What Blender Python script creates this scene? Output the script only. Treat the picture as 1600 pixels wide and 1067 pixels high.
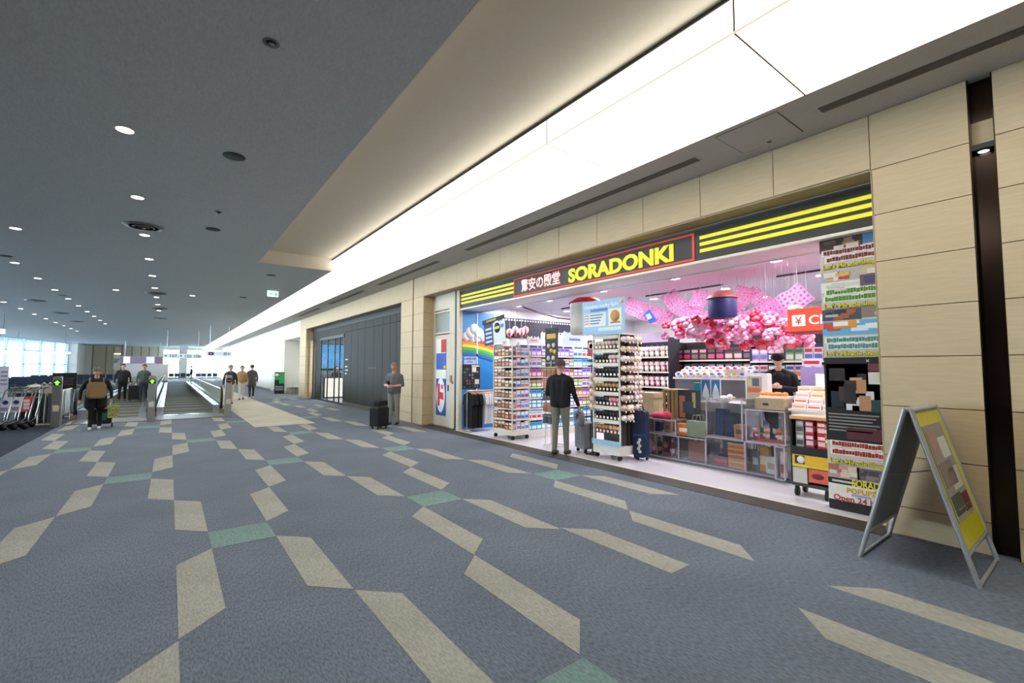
import bpy, bmesh, math, random
import numpy as np
from mathutils import Matrix, Vector, Quaternion

sc = bpy.context.scene
for o in list(bpy.data.objects):
    bpy.data.objects.remove(o)
COL = sc.collection
PI = math.pi
rnd = random.Random(7)

# ------------------------------------------------------------------ camera
def cam_matrix(yaw, pitch, roll, loc):
    f = Vector((math.sin(yaw)*math.cos(pitch), math.cos(yaw)*math.cos(pitch), math.sin(pitch)))
    r = Vector((math.cos(yaw), -math.sin(yaw), 0.0))
    u = r.cross(f)
    r2 = r*math.cos(roll) + u*math.sin(roll)
    u2 = u*math.cos(roll) - r*math.sin(roll)
    m = Matrix.Identity(4)
    for i in range(3):
        m[i][0] = r2[i]; m[i][1] = u2[i]; m[i][2] = -f[i]; m[i][3] = loc[i]
    return m
cd = bpy.data.cameras.new('camera')
cd.sensor_fit = 'HORIZONTAL'; cd.sensor_width = 36.0; cd.lens = 711.0/1600*36
cd.clip_start = 0.05; cd.clip_end = 400
cam = bpy.data.objects.new('camera', cd); COL.objects.link(cam)
cam.matrix_world = cam_matrix(0.644, 0.05787, 0.00146, (0, 0, 1.6))
sc.camera = cam

# ------------------------------------------------------------------ world and exposure
w = bpy.data.worlds.new('world'); sc.world = w; w.use_nodes = True
bg = w.node_tree.nodes['Background']
bg.inputs[0].default_value = (0.76, 0.89, 1.0, 1); bg.inputs[1].default_value = 21.0
sc.view_settings.view_transform = 'Standard'; sc.view_settings.look = 'None'
sc.view_settings.exposure = 0.75; sc.view_settings.gamma = 1.0
sc.view_settings.use_curve_mapping = False
sc.cycles.use_denoising = True
sc.cycles.max_bounces = 8; sc.cycles.diffuse_bounces = 4; sc.cycles.glossy_bounces = 3
sc.cycles.transmission_bounces = 6; sc.cycles.transparent_max_bounces = 16
sc.cycles.sample_clamp_indirect = 6.0
sc.cycles.caustics_reflective = False; sc.cycles.caustics_refractive = False
LIGHTBOX_E = 2.3        # glow of the diffuser panels
SHOP_LAMP_W = 24.0      # each downlight in the shop
HALL_LAMP_W = 20.0       # each downlight in the hall

# ------------------------------------------------------------------ materials
def lin(c):
    if isinstance(c, str):
        c = tuple(int(c[i:i+2], 16)/255 for i in (0, 2, 4))
    return tuple(x/12.92 if x <= 0.04045 else ((x+0.055)/1.055)**2.4 for x in c) + (1.0,)
MATS = {}
def mat(name, col='808080', rough=0.6, metal=0.0, vary=0.06, scale=20.0, bump=0.0, bscale=None,
        stretch=(1, 1, 1), emit=0.0, trans=0.0, alpha=1.0, coat=0.0, spec=0.5, ior=1.45):
    if name in MATS: return MATS[name]
    m = bpy.data.materials.new(name); m.use_nodes = True
    nt = m.node_tree; p = nt.nodes['Principled BSDF']
    L = lin(col)
    tc = nt.nodes.new('ShaderNodeTexCoord'); mp = nt.nodes.new('ShaderNodeMapping')
    mp.inputs['Scale'].default_value = stretch
    nt.links.new(tc.outputs['Object'], mp.inputs[0])
    nz = nt.nodes.new('ShaderNodeTexNoise'); nz.inputs['Scale'].default_value = scale
    nz.inputs['Detail'].default_value = 3
    nt.links.new(mp.outputs[0], nz.inputs['Vector'])
    cr = nt.nodes.new('ShaderNodeMixRGB')
    lo = tuple(max(0, x*(1-vary*2)) for x in L[:3]) + (1,); hi = tuple(min(1, x*(1+vary*2)) for x in L[:3]) + (1,)
    cr.inputs[1].default_value = lo; cr.inputs[2].default_value = hi
    nt.links.new(nz.outputs[0], cr.inputs[0]); nt.links.new(cr.outputs[0], p.inputs['Base Color'])
    p.inputs['Roughness'].default_value = rough; p.inputs['Metallic'].default_value = metal
    p.inputs['Specular IOR Level'].default_value = spec
    p.inputs['IOR'].default_value = ior
    if coat: p.inputs['Coat Weight'].default_value = coat
    if emit:
        p.inputs['Emission Color'].default_value = L; p.inputs['Emission Strength'].default_value = emit
    if trans: p.inputs['Transmission Weight'].default_value = trans
    if alpha < 1: p.inputs['Alpha'].default_value = alpha
    if bump:
        b = nt.nodes.new('ShaderNodeBump'); b.inputs['Strength'].default_value = bump; b.inputs['Distance'].default_value = 0.01
        n2 = nt.nodes.new('ShaderNodeTexNoise'); n2.inputs['Scale'].default_value = bscale or scale*3; n2.inputs['Detail'].default_value = 2
        nt.links.new(mp.outputs[0], n2.inputs['Vector'])
        nt.links.new(n2.outputs[0], b.inputs['Height']); nt.links.new(b.outputs[0], p.inputs['Normal'])
    MATS[name] = m
    return m
def glass_mat(name, col='e8f2f4', amount=0.12, rough=0.03, haze=0.35, fres=0.5):
    """thin clear sheet: mostly see-through, a little gloss"""
    if name in MATS: return MATS[name]
    m = bpy.data.materials.new(name); m.use_nodes = True; nt = m.node_tree; nt.nodes.clear()
    out = nt.nodes.new('ShaderNodeOutputMaterial'); mx = nt.nodes.new('ShaderNodeMixShader')
    tr = nt.nodes.new('ShaderNodeBsdfTransparent'); gl = nt.nodes.new('ShaderNodeBsdfGlossy')
    df = nt.nodes.new('ShaderNodeBsdfDiffuse'); m2 = nt.nodes.new('ShaderNodeMixShader')
    lw = nt.nodes.new('ShaderNodeLayerWeight'); lw.inputs['Blend'].default_value = 0.35
    mul = nt.nodes.new('ShaderNodeMath'); mul.operation = 'MULTIPLY_ADD'
    mul.inputs[1].default_value = fres; mul.inputs[2].default_value = amount
    tr.inputs[0].default_value = tuple(1-(1-x)*0.35 for x in lin(col)[:3]) + (1,)
    gl.inputs['Roughness'].default_value = rough; df.inputs[0].default_value = lin(col)
    m2.inputs[0].default_value = haze
    nt.links.new(gl.outputs[0], m2.inputs[1]); nt.links.new(df.outputs[0], m2.inputs[2])
    nt.links.new(lw.outputs['Fresnel'], mul.inputs[0]); nt.links.new(mul.outputs[0], mx.inputs[0])
    nt.links.new(tr.outputs[0], mx.inputs[1]); nt.links.new(m2.outputs[0], mx.inputs[2])
    nt.links.new(mx.outputs[0], out.inputs[0])
    MATS[name] = m
    return m
def carpet_mat(name, col, vary=0.12, wave=True):
    m = bpy.data.materials.new(name); m.use_nodes = True; nt = m.node_tree; p = nt.nodes['Principled BSDF']
    tc = nt.nodes.new('ShaderNodeTexCoord')
    mp = nt.nodes.new('ShaderNodeMapping'); mp.inputs['Scale'].default_value = (1.0, 0.28, 1); mp.inputs['Rotation'].default_value = (0, 0, 0.12)
    nt.links.new(tc.outputs['Object'], mp.inputs[0])
    nz = nt.nodes.new('ShaderNodeTexNoise'); nz.inputs['Scale'].default_value = 95; nz.inputs['Detail'].default_value = 2
    nt.links.new(mp.outputs[0], nz.inputs['Vector'])
    big = nt.nodes.new('ShaderNodeTexNoise'); big.inputs['Scale'].default_value = 1.3; big.inputs['Detail'].default_value = 4
    nt.links.new(tc.outputs['Object'], big.inputs['Vector'])
    ramp = nt.nodes.new('ShaderNodeValToRGB')
    L = lin(col)
    ramp.color_ramp.elements[0].position = 0.36; ramp.color_ramp.elements[1].position = 0.62
    ramp.color_ramp.elements[0].color = tuple(x*(1-vary*2.2) for x in L[:3]) + (1,)
    ramp.color_ramp.elements[1].color = tuple(min(1, x*(1+vary*1.4)) for x in L[:3]) + (1,)
    nt.links.new(nz.outputs[0], ramp.inputs[0])
    mx = nt.nodes.new('ShaderNodeMixRGB'); mx.blend_type = 'MULTIPLY'; mx.inputs[0].default_value = 0.35
    nt.links.new(ramp.outputs[0], mx.inputs[1]); nt.links.new(big.outputs[0], mx.inputs[2])
    br = nt.nodes.new('ShaderNodeBrightContrast'); br.inputs['Bright'].default_value = 0.0
    nt.links.new(mx.outputs[0], br.inputs[0]); nt.links.new(br.outputs[0], p.inputs['Base Color'])
    b = nt.nodes.new('ShaderNodeBump'); b.inputs['Strength'].default_value = 0.55; b.inputs['Distance'].default_value = 0.006
    nt.links.new(nz.outputs[0], b.inputs['Height']); nt.links.new(b.outputs[0], p.inputs['Normal'])
    p.inputs['Roughness'].default_value = 0.95; p.inputs['Specular IOR Level'].default_value = 0.15
    MATS[name] = m
    return m
def emit_mat(name, col, strength):
    if name in MATS: return MATS[name]
    m = bpy.data.materials.new(name); m.use_nodes = True; nt = m.node_tree; nt.nodes.clear()
    out = nt.nodes.new('ShaderNodeOutputMaterial'); e = nt.nodes.new('ShaderNodeEmission')
    e.inputs[0].default_value = lin(col); e.inputs[1].default_value = strength
    nt.links.new(e.outputs[0], out.inputs[0]); MATS[name] = m
    return m
def solid(col, rough=0.55, **k):
    return mat('paint_'+col+('_%02d' % int(rough*100)), col, rough, **k)

# ------------------------------------------------------------------ mesh builder
class MB:
    def __init__(s): s.v = []; s.f = []; s.m = []; s.mi = 0; s.smooth = False; s.sf = []
    def use(s, i): s.mi = i; return s
    def add(s, vs, fs, smooth=False):
        b = len(s.v); s.v += [tuple(x) for x in vs]
        for f in fs: s.f.append(tuple(b+i for i in f)); s.m.append(s.mi); s.sf.append(smooth)
        return s
    def box(s, x0, x1, y0, y1, z0, z1):
        return s.add([(x0,y0,z0),(x1,y0,z0),(x1,y1,z0),(x0,y1,z0),(x0,y0,z1),(x1,y0,z1),(x1,y1,z1),(x0,y1,z1)],
                     [(0,3,2,1),(4,5,6,7),(0,1,5,4),(1,2,6,5),(2,3,7,6),(3,0,4,7)])
    def cbox(s, cx, cy, cz, sx, sy, sz): return s.box(cx-sx/2,cx+sx/2,cy-sy/2,cy+sy/2,cz-sz/2,cz+sz/2)
    def rbox(s, x0, x1, y0, y1, z0, z1, r=0.02, n=3):
        """box with rounded vertical-profile corners in XZ"""
        pts = []
        for (cx, cz, a0) in ((x1-r, z1-r, 0), (x0+r, z1-r, PI/2), (x0+r, z0+r, PI), (x1-r, z0+r, 1.5*PI)):
            for k in range(n+1):
                a = a0+PI/2*k/n; pts.append((cx+r*math.cos(a), cz+r*math.sin(a)))
        return s.prism(pts, 'y', y0, y1)
    def prism(s, pts, axis, a, b):
        """2-D outline (counter-clockwise) extruded along an axis: 'x': pts are (y,z), 'y': (x,z), 'z': (x,y)"""
        n = len(pts)
        def P(p, t): return {'x': (t, p[0], p[1]), 'y': (p[0], t, p[1]), 'z': (p[0], p[1], t)}[axis]
        vs = [P(p, a) for p in pts] + [P(p, b) for p in pts]
        fs = [tuple(range(n))[::-1], tuple(range(n, 2*n))] + [(i, (i+1) % n, n+(i+1) % n, n+i) for i in range(n)]
        if axis == 'y': fs = [f[::-1] for f in fs]
        return s.add(vs, fs)
    def tube(s, pts, r, n=8, caps=True):
        pts = [Vector(p) for p in pts]; rs = r if isinstance(r, (list, tuple)) else [r]*len(pts)
        rings = []; up = None
        for i, p in enumerate(pts):
            d = (pts[min(i+1, len(pts)-1)]-pts[max(i-1, 0)]).normalized()
            if up is None:
                up = Vector((0,0,1)) if abs(d.z) < 0.9 else Vector((1,0,0))
            a = d.cross(up).normalized(); up = a.cross(d).normalized()
            rings.append([p + (a*math.cos(2*PI*k/n) + up*math.sin(2*PI*k/n))*rs[i] for k in range(n)])
        vs = [q for rg in rings for q in rg]; fs = []
        for i in range(len(pts)-1):
            for k in range(n):
                fs.append((i*n+k, i*n+(k+1) % n, (i+1)*n+(k+1) % n, (i+1)*n+k))
        s.add(vs, fs, True)
        if caps and rs[0] > 0: s.add(rings[0], [tuple(range(n))[::-1]])
        if caps and rs[-1] > 0: s.add(rings[-1], [tuple(range(n))])
        return s
    def lathe(s, prof, c=(0,0,0), n=16, axis='z', smooth=True):
        vs = []; fs = []
        for (r, h) in prof:
            for k in range(n):
                a = 2*PI*k/n; x, y = r*math.cos(a), r*math.sin(a)
                q = {'z': (x, y, h), 'x': (h, x, y), 'y': (y, h, x)}[axis]
                vs.append((c[0]+q[0], c[1]+q[1], c[2]+q[2]))
        for i in range(len(prof)-1):
            for k in range(n): fs.append((i*n+k, i*n+(k+1) % n, (i+1)*n+(k+1) % n, (i+1)*n+k))
        s.add(vs, fs, smooth)
        for i, fl in ((0, True), (len(prof)-1, False)):
            if prof[i][0] > 1e-5:
                ring = tuple(range(i*n, i*n+n)); s.add([vs[j] for j in ring], [tuple(range(n))[::-1] if fl else tuple(range(n))])
        return s
    def ball(s, c, r, nu=10, nv=7):
        rx, ry, rz = r if isinstance(r, (tuple, list)) else (r, r, r)
        vs = []; fs = []
        for j in range(nv+1):
            t = PI*j/nv
            for i in range(nu):
                a = 2*PI*i/nu
                vs.append((c[0]+rx*math.sin(t)*math.cos(a), c[1]+ry*math.sin(t)*math.sin(a), c[2]+rz*math.cos(t)))
        for j in range(nv):
            for i in range(nu): fs.append((j*nu+i, (j+1)*nu+i, (j+1)*nu+(i+1) % nu, j*nu+(i+1) % nu))
        return s.add(vs, fs, True)
    def quad(s, a, b, c, d): return s.add([a, b, c, d], [(0,1,2,3)])
    def mesh(s, name, mats):
        me = bpy.data.meshes.new(name); me.from_pydata(s.v, [], s.f)
        if not isinstance(mats, (list, tuple)): mats = [mats]
        for m in mats: me.materials.append(m)
        me.polygons.foreach_set('material_index', s.m); me.polygons.foreach_set('use_smooth', s.sf)
        me.update(); return me
    def build(s, name, mats, parent=None, loc=(0,0,0), rot=(0,0,0)):
        return place(name, s.mesh(name, mats), parent, loc, rot)

def place(name, me, parent=None, loc=(0,0,0), rot=(0,0,0), scale=None):
    o = bpy.data.objects.new(name, me); COL.objects.link(o)
    o.parent = parent; o.location = loc; o.rotation_euler = rot
    if scale: o.scale = scale
    return o
def tag(o, label=None, cat=None, group=None, kind=None):
    if label: o['label'] = label
    if cat: o['category'] = cat
    if group: o['group'] = group
    if kind: o['kind'] = kind
    return o
def thing(name, label, cat, loc=(0,0,0), rz=0.0, group=None):
    o = place(name, None, None, loc, (0,0,rz)); o.empty_display_size = 0.1
    return tag(o, label, cat, group)
def struct(o): o['kind'] = 'structure'; return o
def box(name, m, x0, x1, y0, y1, z0, z1, parent=None):
    return MB().box(x0,x1,y0,y1,z0,z1).build(name, m, parent)
def text(name, body, size, m, parent=None, loc=(0,0,0), rot=(PI/2,0,0), bold=0.0, ext=0.004, ax='LEFT', ay='BOTTOM_BASELINE', width=None, space=1.0):
    c = bpy.data.curves.new(name, 'FONT'); c.body = body; c.size = size; c.extrude = ext; c.offset = bold*size
    c.align_x = ax; c.align_y = ay; c.space_character = space; c.resolution_u = 3
    c.materials.append(m)
    tmp = place('tmp_text', c)
    dg = bpy.context.evaluated_depsgraph_get(); dg.update()
    me = bpy.data.meshes.new_from_object(tmp.evaluated_get(dg)); me.name = name
    bpy.data.objects.remove(tmp); bpy.data.curves.remove(c)
    if width and len(me.vertices):
        xs = [v.co.x for v in me.vertices]; d = max(xs)-min(xs)
        for v in me.vertices: v.co.x = (v.co.x-min(xs))*width/d
    return place(name, me, parent, loc, rot)
_U = ['', 'first', 'second', 'third', 'fourth', 'fifth', 'sixth', 'seventh', 'eighth', 'ninth', 'tenth', 'eleventh', 'twelfth', 'thirteenth', 'fourteenth', 'fifteenth', 'sixteenth', 'seventeenth', 'eighteenth', 'nineteenth']
def nth(i):
    """1 -> first, 27 -> twenty-seventh"""
    if i < 20: return _U[i]
    t = {2: 'twent', 3: 'thirt', 4: 'fort'}[i//10]
    return t+'ieth' if i % 10 == 0 else t+'y-'+_U[i % 10]
FC = -PI/2     # turn a thing built in front view (x right, y away, z up) so that it faces the hall (-x)

# ================================================================== THE SETTING
WX, ZC, ZL, ZT = 5.68, 4.21, 3.63, 4.54          # shop wall face, ceiling, lintel underside, raised ceiling
LI, LB, RC = 3.43, 4.76, 1.665                   # lightbox inner / outer edge, recess edge
YEND = 74.0
PITCH, Y0 = 2.21, 1.675                          # diffuser panel pitch

m_carpet = carpet_mat('blue_grey_carpet', '737d8a')
m_beige = carpet_mat('beige_carpet', 'a9aaa0', 0.07)
m_teal = carpet_mat('teal_carpet', '7f9c98', 0.09)
m_dark = carpet_mat('dark_navy_carpet', '343b47', 0.3)
m_ceil = mat('grey_ceiling_paper', 'c6c8c8', 0.9, vary=0.10, scale=60, bump=0.5, bscale=90, stretch=(1, 0.35, 1), spec=0.2)
m_soffit = mat('soffit_paper', 'bdb9b4', 0.9, vary=0.05, scale=60, bump=0.3, bscale=120, spec=0.2)
m_cream = mat('cream_paint', 'd9d0bd', 0.85, vary=0.02, spec=0.2)
m_tile = mat('beige_stone_tile', 'c8b391', 0.55, vary=0.07, scale=4.0, stretch=(1, 1, 9), bump=0.1, bscale=30, spec=0.3)
m_joint = mat('brown_joint', '4a3d30', 0.9)
m_white = mat('white_wall', 'e8e2d6', 0.7, vary=0.02)
m_black = mat('black_trim', '191817', 0.45)
m_bronze = mat('dark_bronze', '33271f', 0.22, metal=0.75)
m_metal = mat('brushed_metal', 'b4b4b0', 0.32, metal=0.9, vary=0.05, scale=40, stretch=(1, 1, 14))
m_dmetal = mat('dark_metal', '4a4a48', 0.4, metal=0.7)
m_alu = mat('satin_aluminium', 'c2c6c8', 0.35, metal=0.6)

# floor with the woven inlays
floor = struct(box('floor', m_carpet, -22, 7.2, -6, YEND, -0.1, 0.0))
A, B, UNIT = 1.022, 3.53, 0.2555
TX, TY = 0.61, 5.13
beige_pieces = {}
def inlay(pts, m):
    cx = sum(p[0] for p in pts)/len(pts); cy = sum(p[1] for p in pts)/len(pts)
    key = (m.name,) + tuple((round(p[0]-cx, 3), round(p[1]-cy, 3)) for p in pts)
    if key not in beige_pieces:
        beige_pieces[key] = MB().prism([(p[0]-cx, p[1]-cy) for p in pts], 'z', -0.002, 0.0025).mesh('carpet_inlay', m)
    place('carpet_inlay', beige_pieces[key], floor, (cx, cy, 0))
def ok_inlay(x, y): return -2.3 < x < 5.25 and 0.2 < y < 27 and abs(x) < 0.9*y+5 and not (1.75 < x < 3.55 and y > 14.0) and not (y > 17.6 and x < 1.9)
U = UNIT
for i in range(-14, 16):
    for j in range(-14, 16):
        cx, cy = TX+(i+j)*A, TY+(i-j)*B
        if not (-6 < cx < 9 and -6 < cy < 32): continue
        # chains: pieces from this square to the next one up-right and up-left
        t = 0.25
        for sgn in (1, -1):
            for k in (0, 1):
                xa, xb = cx+sgn*(U+k*U), cx+sgn*(2*U+k*U)
                ya = cy+t+k*1.515
                pts = [(xa, ya+0.03), (xb, ya+0.28), (xb, ya+1.53), (xa, ya+1.28)]
                if sgn < 0: pts = pts[::-1]
                mx, my = (xa+xb)/2, ya+0.78
                if max(xa, xb) > 5.42: continue
                if ok_inlay(mx, my) and not (3.0 < mx < 3.46 and 1.8 < my < 2.7): inlay(pts, m_beige)
        if ok_inlay(cx, cy) and not (3.4 < cx < 4.0 and 1.3 < cy < 2.0):
            inlay([(cx-U, cy-t), (cx+U, cy-t), (cx+U, cy+t), (cx-U, cy+t)], m_teal)
inlay([(3.187, 2.17), (3.44, 2.17), (3.44, 3.18), (3.187, 3.43)], m_beige)
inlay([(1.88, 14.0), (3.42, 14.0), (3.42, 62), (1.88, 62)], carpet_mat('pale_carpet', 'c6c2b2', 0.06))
struct(box('floor_dark_carpet', m_dark, -22, -2.35, -6, YEND-20, -0.002, 0.003))
# shop floor, threshold and nosing
struct(box('floor_shop', mat('shop_vinyl', 'c9c5cc', 0.28, vary=0.02, scale=3), 5.92, 13.2, -1.2, 10.25, -0.1, 0.004))
struct(box('trim_1', mat('dark_threshold', '37352f', 0.5, vary=0.1), 5.51, 5.87, 1.44, 11.74, -0.1, 0.006))
struct(box('trim_2', mat('pale_nosing', 'd8d2c0', 0.4), 5.87, 5.925, 1.44, 10.25, -0.1, 0.008))

# ceiling: grey field, raised cream recess beside the light boxes, soffit over the shop fronts
ceil = struct(box('ceiling', m_ceil, -22, RC, -6, YEND, ZC, ZC+0.3))
box('ceiling_field', m_ceil, RC, LI, 12.7, YEND, ZC, ZC+0.3, ceil)
box('soffit', m_soffit, LB, WX+0.2, -6, YEND, ZC, ZC+0.2, ceil)
box('recess_top', m_cream, RC, LI+0.02, -6, 12.7, ZT, ZT+0.06, ceil)
box('recess_lining', m_cream, RC-0.004, RC+0.012, -6, 12.7, ZC+0.004, ZT, ceil)
box('recess_lining', m_cream, RC, LI, 12.688, 12.704, ZC-0.002, ZT, ceil)
box('recess_trim', m_black, LI-0.012, LI+0.02, -6, 12.7, ZT-0.045, ZT-0.012, ceil)
box('edge_bead', emit_mat('edge_bead_glow', 'fff4d8', 0.52), LI-0.006, LI+0.004, -6, 12.7, ZC-0.004, ZC+0.012, ceil)  # bead is no lamp; a glow is added to keep the seam pale
box('housing', m_white, LI, LB+0.02, -6, YEND, ZT, ZT+0.05, ceil)
# one diffuser panel after another
m_glow = emit_mat('warm_white_diffuser', 'fffbf2', LIGHTBOX_E)
m_gap = mat('diffuser_joint', '8f8668', 0.6)
panel_b = MB().box(LI+0.004, LB-0.004, 0.018, PITCH-0.001, ZC-0.006, ZC+0.01).mesh('bottom_diffuser', m_glow)
panel_s = MB().box(LI-0.004, LI+0.008, 0.018, PITCH-0.001, ZC+0.014, ZT-0.05).mesh('side_diffuser', m_glow)
gap_s = MB().box(LI-0.003, LI+0.012, 0.001, 0.016, ZC, ZT-0.05).box(LI, LB, 0.001, 0.016, ZC-0.004, ZC+0.012).mesh('joint_strip', m_gap)
ordn = ['nearest', 'second', 'third', 'fourth', 'fifth', 'sixth', 'seventh', 'eighth', 'ninth', 'tenth']
for k in range(-3, 32):
    y = Y0+k*PITCH
    near = k < 5
    if k <= 9:
        lab = ('glowing light box panel %s the camera, %s' % (('behind', 'the %s one' % nth(-1-k)) if k < -1 else ('above', 'counted %s along the soffit' % ordn[k+1]))) if near else \
              'flush glowing ceiling panel past the recess, %s from its end' % nth(k-4)
    else:
        lab = 'flush glowing ceiling panel past the recess, %s from its end' % nth(k-4)
    t = thing('light_panel', lab, 'ceiling light', (0, y, 0), 0, 'light box panels along the soffit')
    place('bottom_diffuser', panel_b, t)
    if near: place('side_diffuser', panel_s, t)
    place('joint_strip', gap_s, t)
# slot vents and the hatch in the soffit
m_vent = mat('vent_dark', '55524c', 0.6)
def slot_vent(y0, y1, lab):
    t = thing('slot_vent', lab, 'air vent', (5.17, (y0+y1)/2, ZC), 0, 'slot vents in the soffit')
    L = (y1-y0)/2
    MB().box(-0.085, 0.085, -L, L, -0.004, 0.0).build('frame', m_soffit, t)
    for q in (-0.036, 0.036):
        MB().box(q-0.03, q+0.03, -L+0.02, L-0.02, -0.008, -0.003).build('slot', m_vent, t)
slot_vent(-1.6, 1.72, 'long dark slot vent in the soffit at the upper right corner')
slot_vent(3.02, 8.6, 'very long slot vent in the soffit above the shop sign')
slot_vent(9.9, 13.9, 'slot vent in the soffit above the narrow cream door')
slot_vent(15.3, 19.4, 'slot vent in the soffit above the dark glass shop front')
slot_vent(21, 25, 'farthest slot vent in the soffit, before the white wall')
t = thing('access_hatch', 'square access hatch with a small latch in the soffit', 'hatch', (5.17, 2.3, ZC))
MB().box(-0.33, 0.33, -0.33, 0.33, -0.003, 0).build('hatch_edge', m_vent, t)
MB().box(-0.32, 0.32, -0.32, 0.32, -0.006, 0).build('panel', m_soffit, t)
MB().box(0.24, 0.28, -0.02, 0.02, -0.010, -0.005).build('latch', m_dmetal, t)

# ------------------------------------------------ right wall: stone tiles over a backing
ROWS = [0.0, 0.275, 0.755, 1.235, 1.715, 2.195, 2.675, 3.155, 3.63, ZC]
wr = struct(MB().box(WX+0.02, WX+0.3, -6, 0.56, 0, ZC).box(WX+0.02, WX+0.3, 0.715, 1.44, 0, ZC)
            .box(WX+0.02, WX+0.3, 1.44, 11.74, ZL+0.02, ZC).box(WX+0.02, WX+0.3, 11.74, 12.40, 0, ZC)
            .box(WX+0.06, WX+0.3, 12.40, 12.46, 0, ZC).box(WX+0.02, WX+0.3, 12.46, 13.3, 0, ZC)
            .box(WX+0.02, WX+0.3, 13.3, 25.6, ZL+0.02, ZC).box(WX+0.02, WX+0.3, 25.6, 27.0, 0, ZC)
            .box(WX+0.11, WX+0.3, 0.56, 0.715, 0, ZC).build('wall_right', m_joint))
tiles = {}
def tile(y0, y1, z0, z1, x=WX, th=0.022, g=0.004):
    key = (round(y1-y0, 3), round(z1-z0, 3), th)
    if key not in tiles:
        tiles[key] = MB().box(0, th, g, y1-y0-g, g, z1-z0-g).mesh('tile', m_tile)
    place('tile', tiles[key], wr, (x, y0, z0))
for k in range(9):
    z0, z1 = ROWS[k], ROWS[k+1]
    tile(0.715, 1.44, z0, z1)
    for q in range(3): tile(0.56-0.95*(q+1), 0.56-0.95*q, z0, z1)
    tile(11.74, 12.40, z0, z1); tile(12.46, 13.3, z0, z1); tile(25.6, 27.0, z0, z1)
n = 11
for q in range(n): tile(1.44+q*10.3/n, 1.44+(q+1)*10.3/n, ZL, ZC)
n = 13
for q in range(n): tile(13.3+q*12.3/n, 13.3+(q+1)*12.3/n, ZL, ZC)
# returns of the openings (stone reveals and the lintel underside)
for y in (11.74, 13.3, 25.6):
    for k in range(8):
        s = 0.0 if y != 13.3 else 0.0
        MB().box(0.02, 0.34, -0.012, 0.012, 0.004, ROWS[k+1]-ROWS[k]-0.004).build('reveal_tile', m_tile, wr, (WX, y, ROWS[k]))
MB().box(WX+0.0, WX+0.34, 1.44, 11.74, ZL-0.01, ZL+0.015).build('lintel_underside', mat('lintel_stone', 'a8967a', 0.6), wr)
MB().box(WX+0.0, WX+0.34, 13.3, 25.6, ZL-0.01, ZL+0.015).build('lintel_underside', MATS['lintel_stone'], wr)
MB().box(WX, WX+0.34, 1.43, 1.442, 0, ZL).build('reveal_tile', m_tile, wr)
# bronze niche with its lamp
t = thing('wall_niche', 'narrow dark bronze niche in the stone wall with a small lamp', 'wall niche', (WX+0.02, 0.6375, 0))
MB().box(0.085, 0.095, -0.077, 0.077, 0, ZC).build('back_panel', m_bronze, t)
for s in (-1, 1): MB().box(-0.01, 0.09, s*0.074-0.003, s*0.074+0.003, 0, ZC).build('side_lining', m_bronze, t)
MB().box(0.055, 0.085, -0.072, 0.072, 3.62, 3.82).build('lit_panel', m_tile, t)
MB().box(0.0, 0.085, -0.072, 0.072, 3.55, 3.60).lathe([(0.05, 3.535), (0.06, 3.55)], (0.04, 0, 0), 16).build('lamp_body', m_black, t)
MB().lathe([(0.0001, 3.533), (0.036, 3.533), (0.036, 3.537)], (0.04, 0, 0), 14).build('lens', emit_mat('cool_lens', 'dfe9ff', 4), t)
# white wall beyond, with a shallow reveal and panel joints
wf = struct(MB().box(WX, WX+1.2, 31.2, YEND, 0, ZC).box(WX+1.0, WX+1.2, 27.0, 31.2, 0, ZC).box(WX, WX+1.0, 27.0, 31.2, 3.3, ZC).build('wall_far_right', m_white))
for y in (33, 36.5, 40, 45, 50, 56, 62): box('wall_joint', mat('wall_joint_grey', 'b9b4aa', .8), WX-0.004, WX, y, y+0.03, 0, ZC, wf)
box('wall_joint', MATS['wall_joint_grey'], WX-0.004, WX, 31.2, YEND, 2.7, 2.72, wf)
struct(box('baseboard_far', mat('grey_base', '8d8d8c', .6), WX-0.015, WX, 31.2, YEND, 0, 0.12))
for k, y in enumerate((34.5, 44.0)):
    d = struct(box('door_%d' % (k+5), mat('pale_door', 'dcd7cc', .6), WX-0.02, WX+0.01, y, y+1.1, 0, 2.3))
    box('door_handle', m_metal, WX-0.06, WX-0.02, y+0.1, y+0.14, 0.95, 1.1, d)

# ------------------------------------------------ ceiling fittings of the hall
m_lamp = emit_mat('hall_lamp_glow', 'fff6ea', 5.0)
m_ring = mat('white_ring', 'd8d8d6', 0.5)
dl_ring = MB().lathe([(0.075, 0.0), (0.098, -0.004), (0.098, 0.004)], n=20).mesh('ring', m_ring)
dl_disc = MB().lathe([(0.0001, -0.003), (0.078, -0.003), (0.078, 0.003)], n=20).mesh('lens', m_lamp)
def downlight(x, y, lab, grp, lamp=True):
    t = thing('downlight', lab, 'downlight', (x, y, ZC), 0, grp)
    place('ring', dl_ring, t); place('lens', dl_disc, t)
    if lamp:
        ld = bpy.data.lights.new('hall_lamp', 'AREA'); ld.shape = 'DISK'; ld.size = 0.14; ld.energy = HALL_LAMP_W
        ld.color = (1, 0.95, 0.88)
        place('lamp', ld, t, (0, 0, -0.012))
names = ['nearest', 'second', 'third', 'fourth', 'fifth', 'sixth', 'seventh', 'eighth', 'ninth', 'tenth']
for k in range(-2, 9):
    if k >= 0:
        downlight(-0.49, 6.46+2.5*k, 'round downlight in the middle ceiling row, %s from the camera' % names[k], 'middle row of downlights')
    else:
        downlight(-0.49, 6.46+2.5*k, 'round downlight in the middle ceiling row, above the camera', 'middle row of downlights')
for k in range(0, 10):
    downlight(-3.2, 14.0+2.5*k, 'round downlight in the left ceiling row, %s along it' % names[k], 'left row of downlights')
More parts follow.
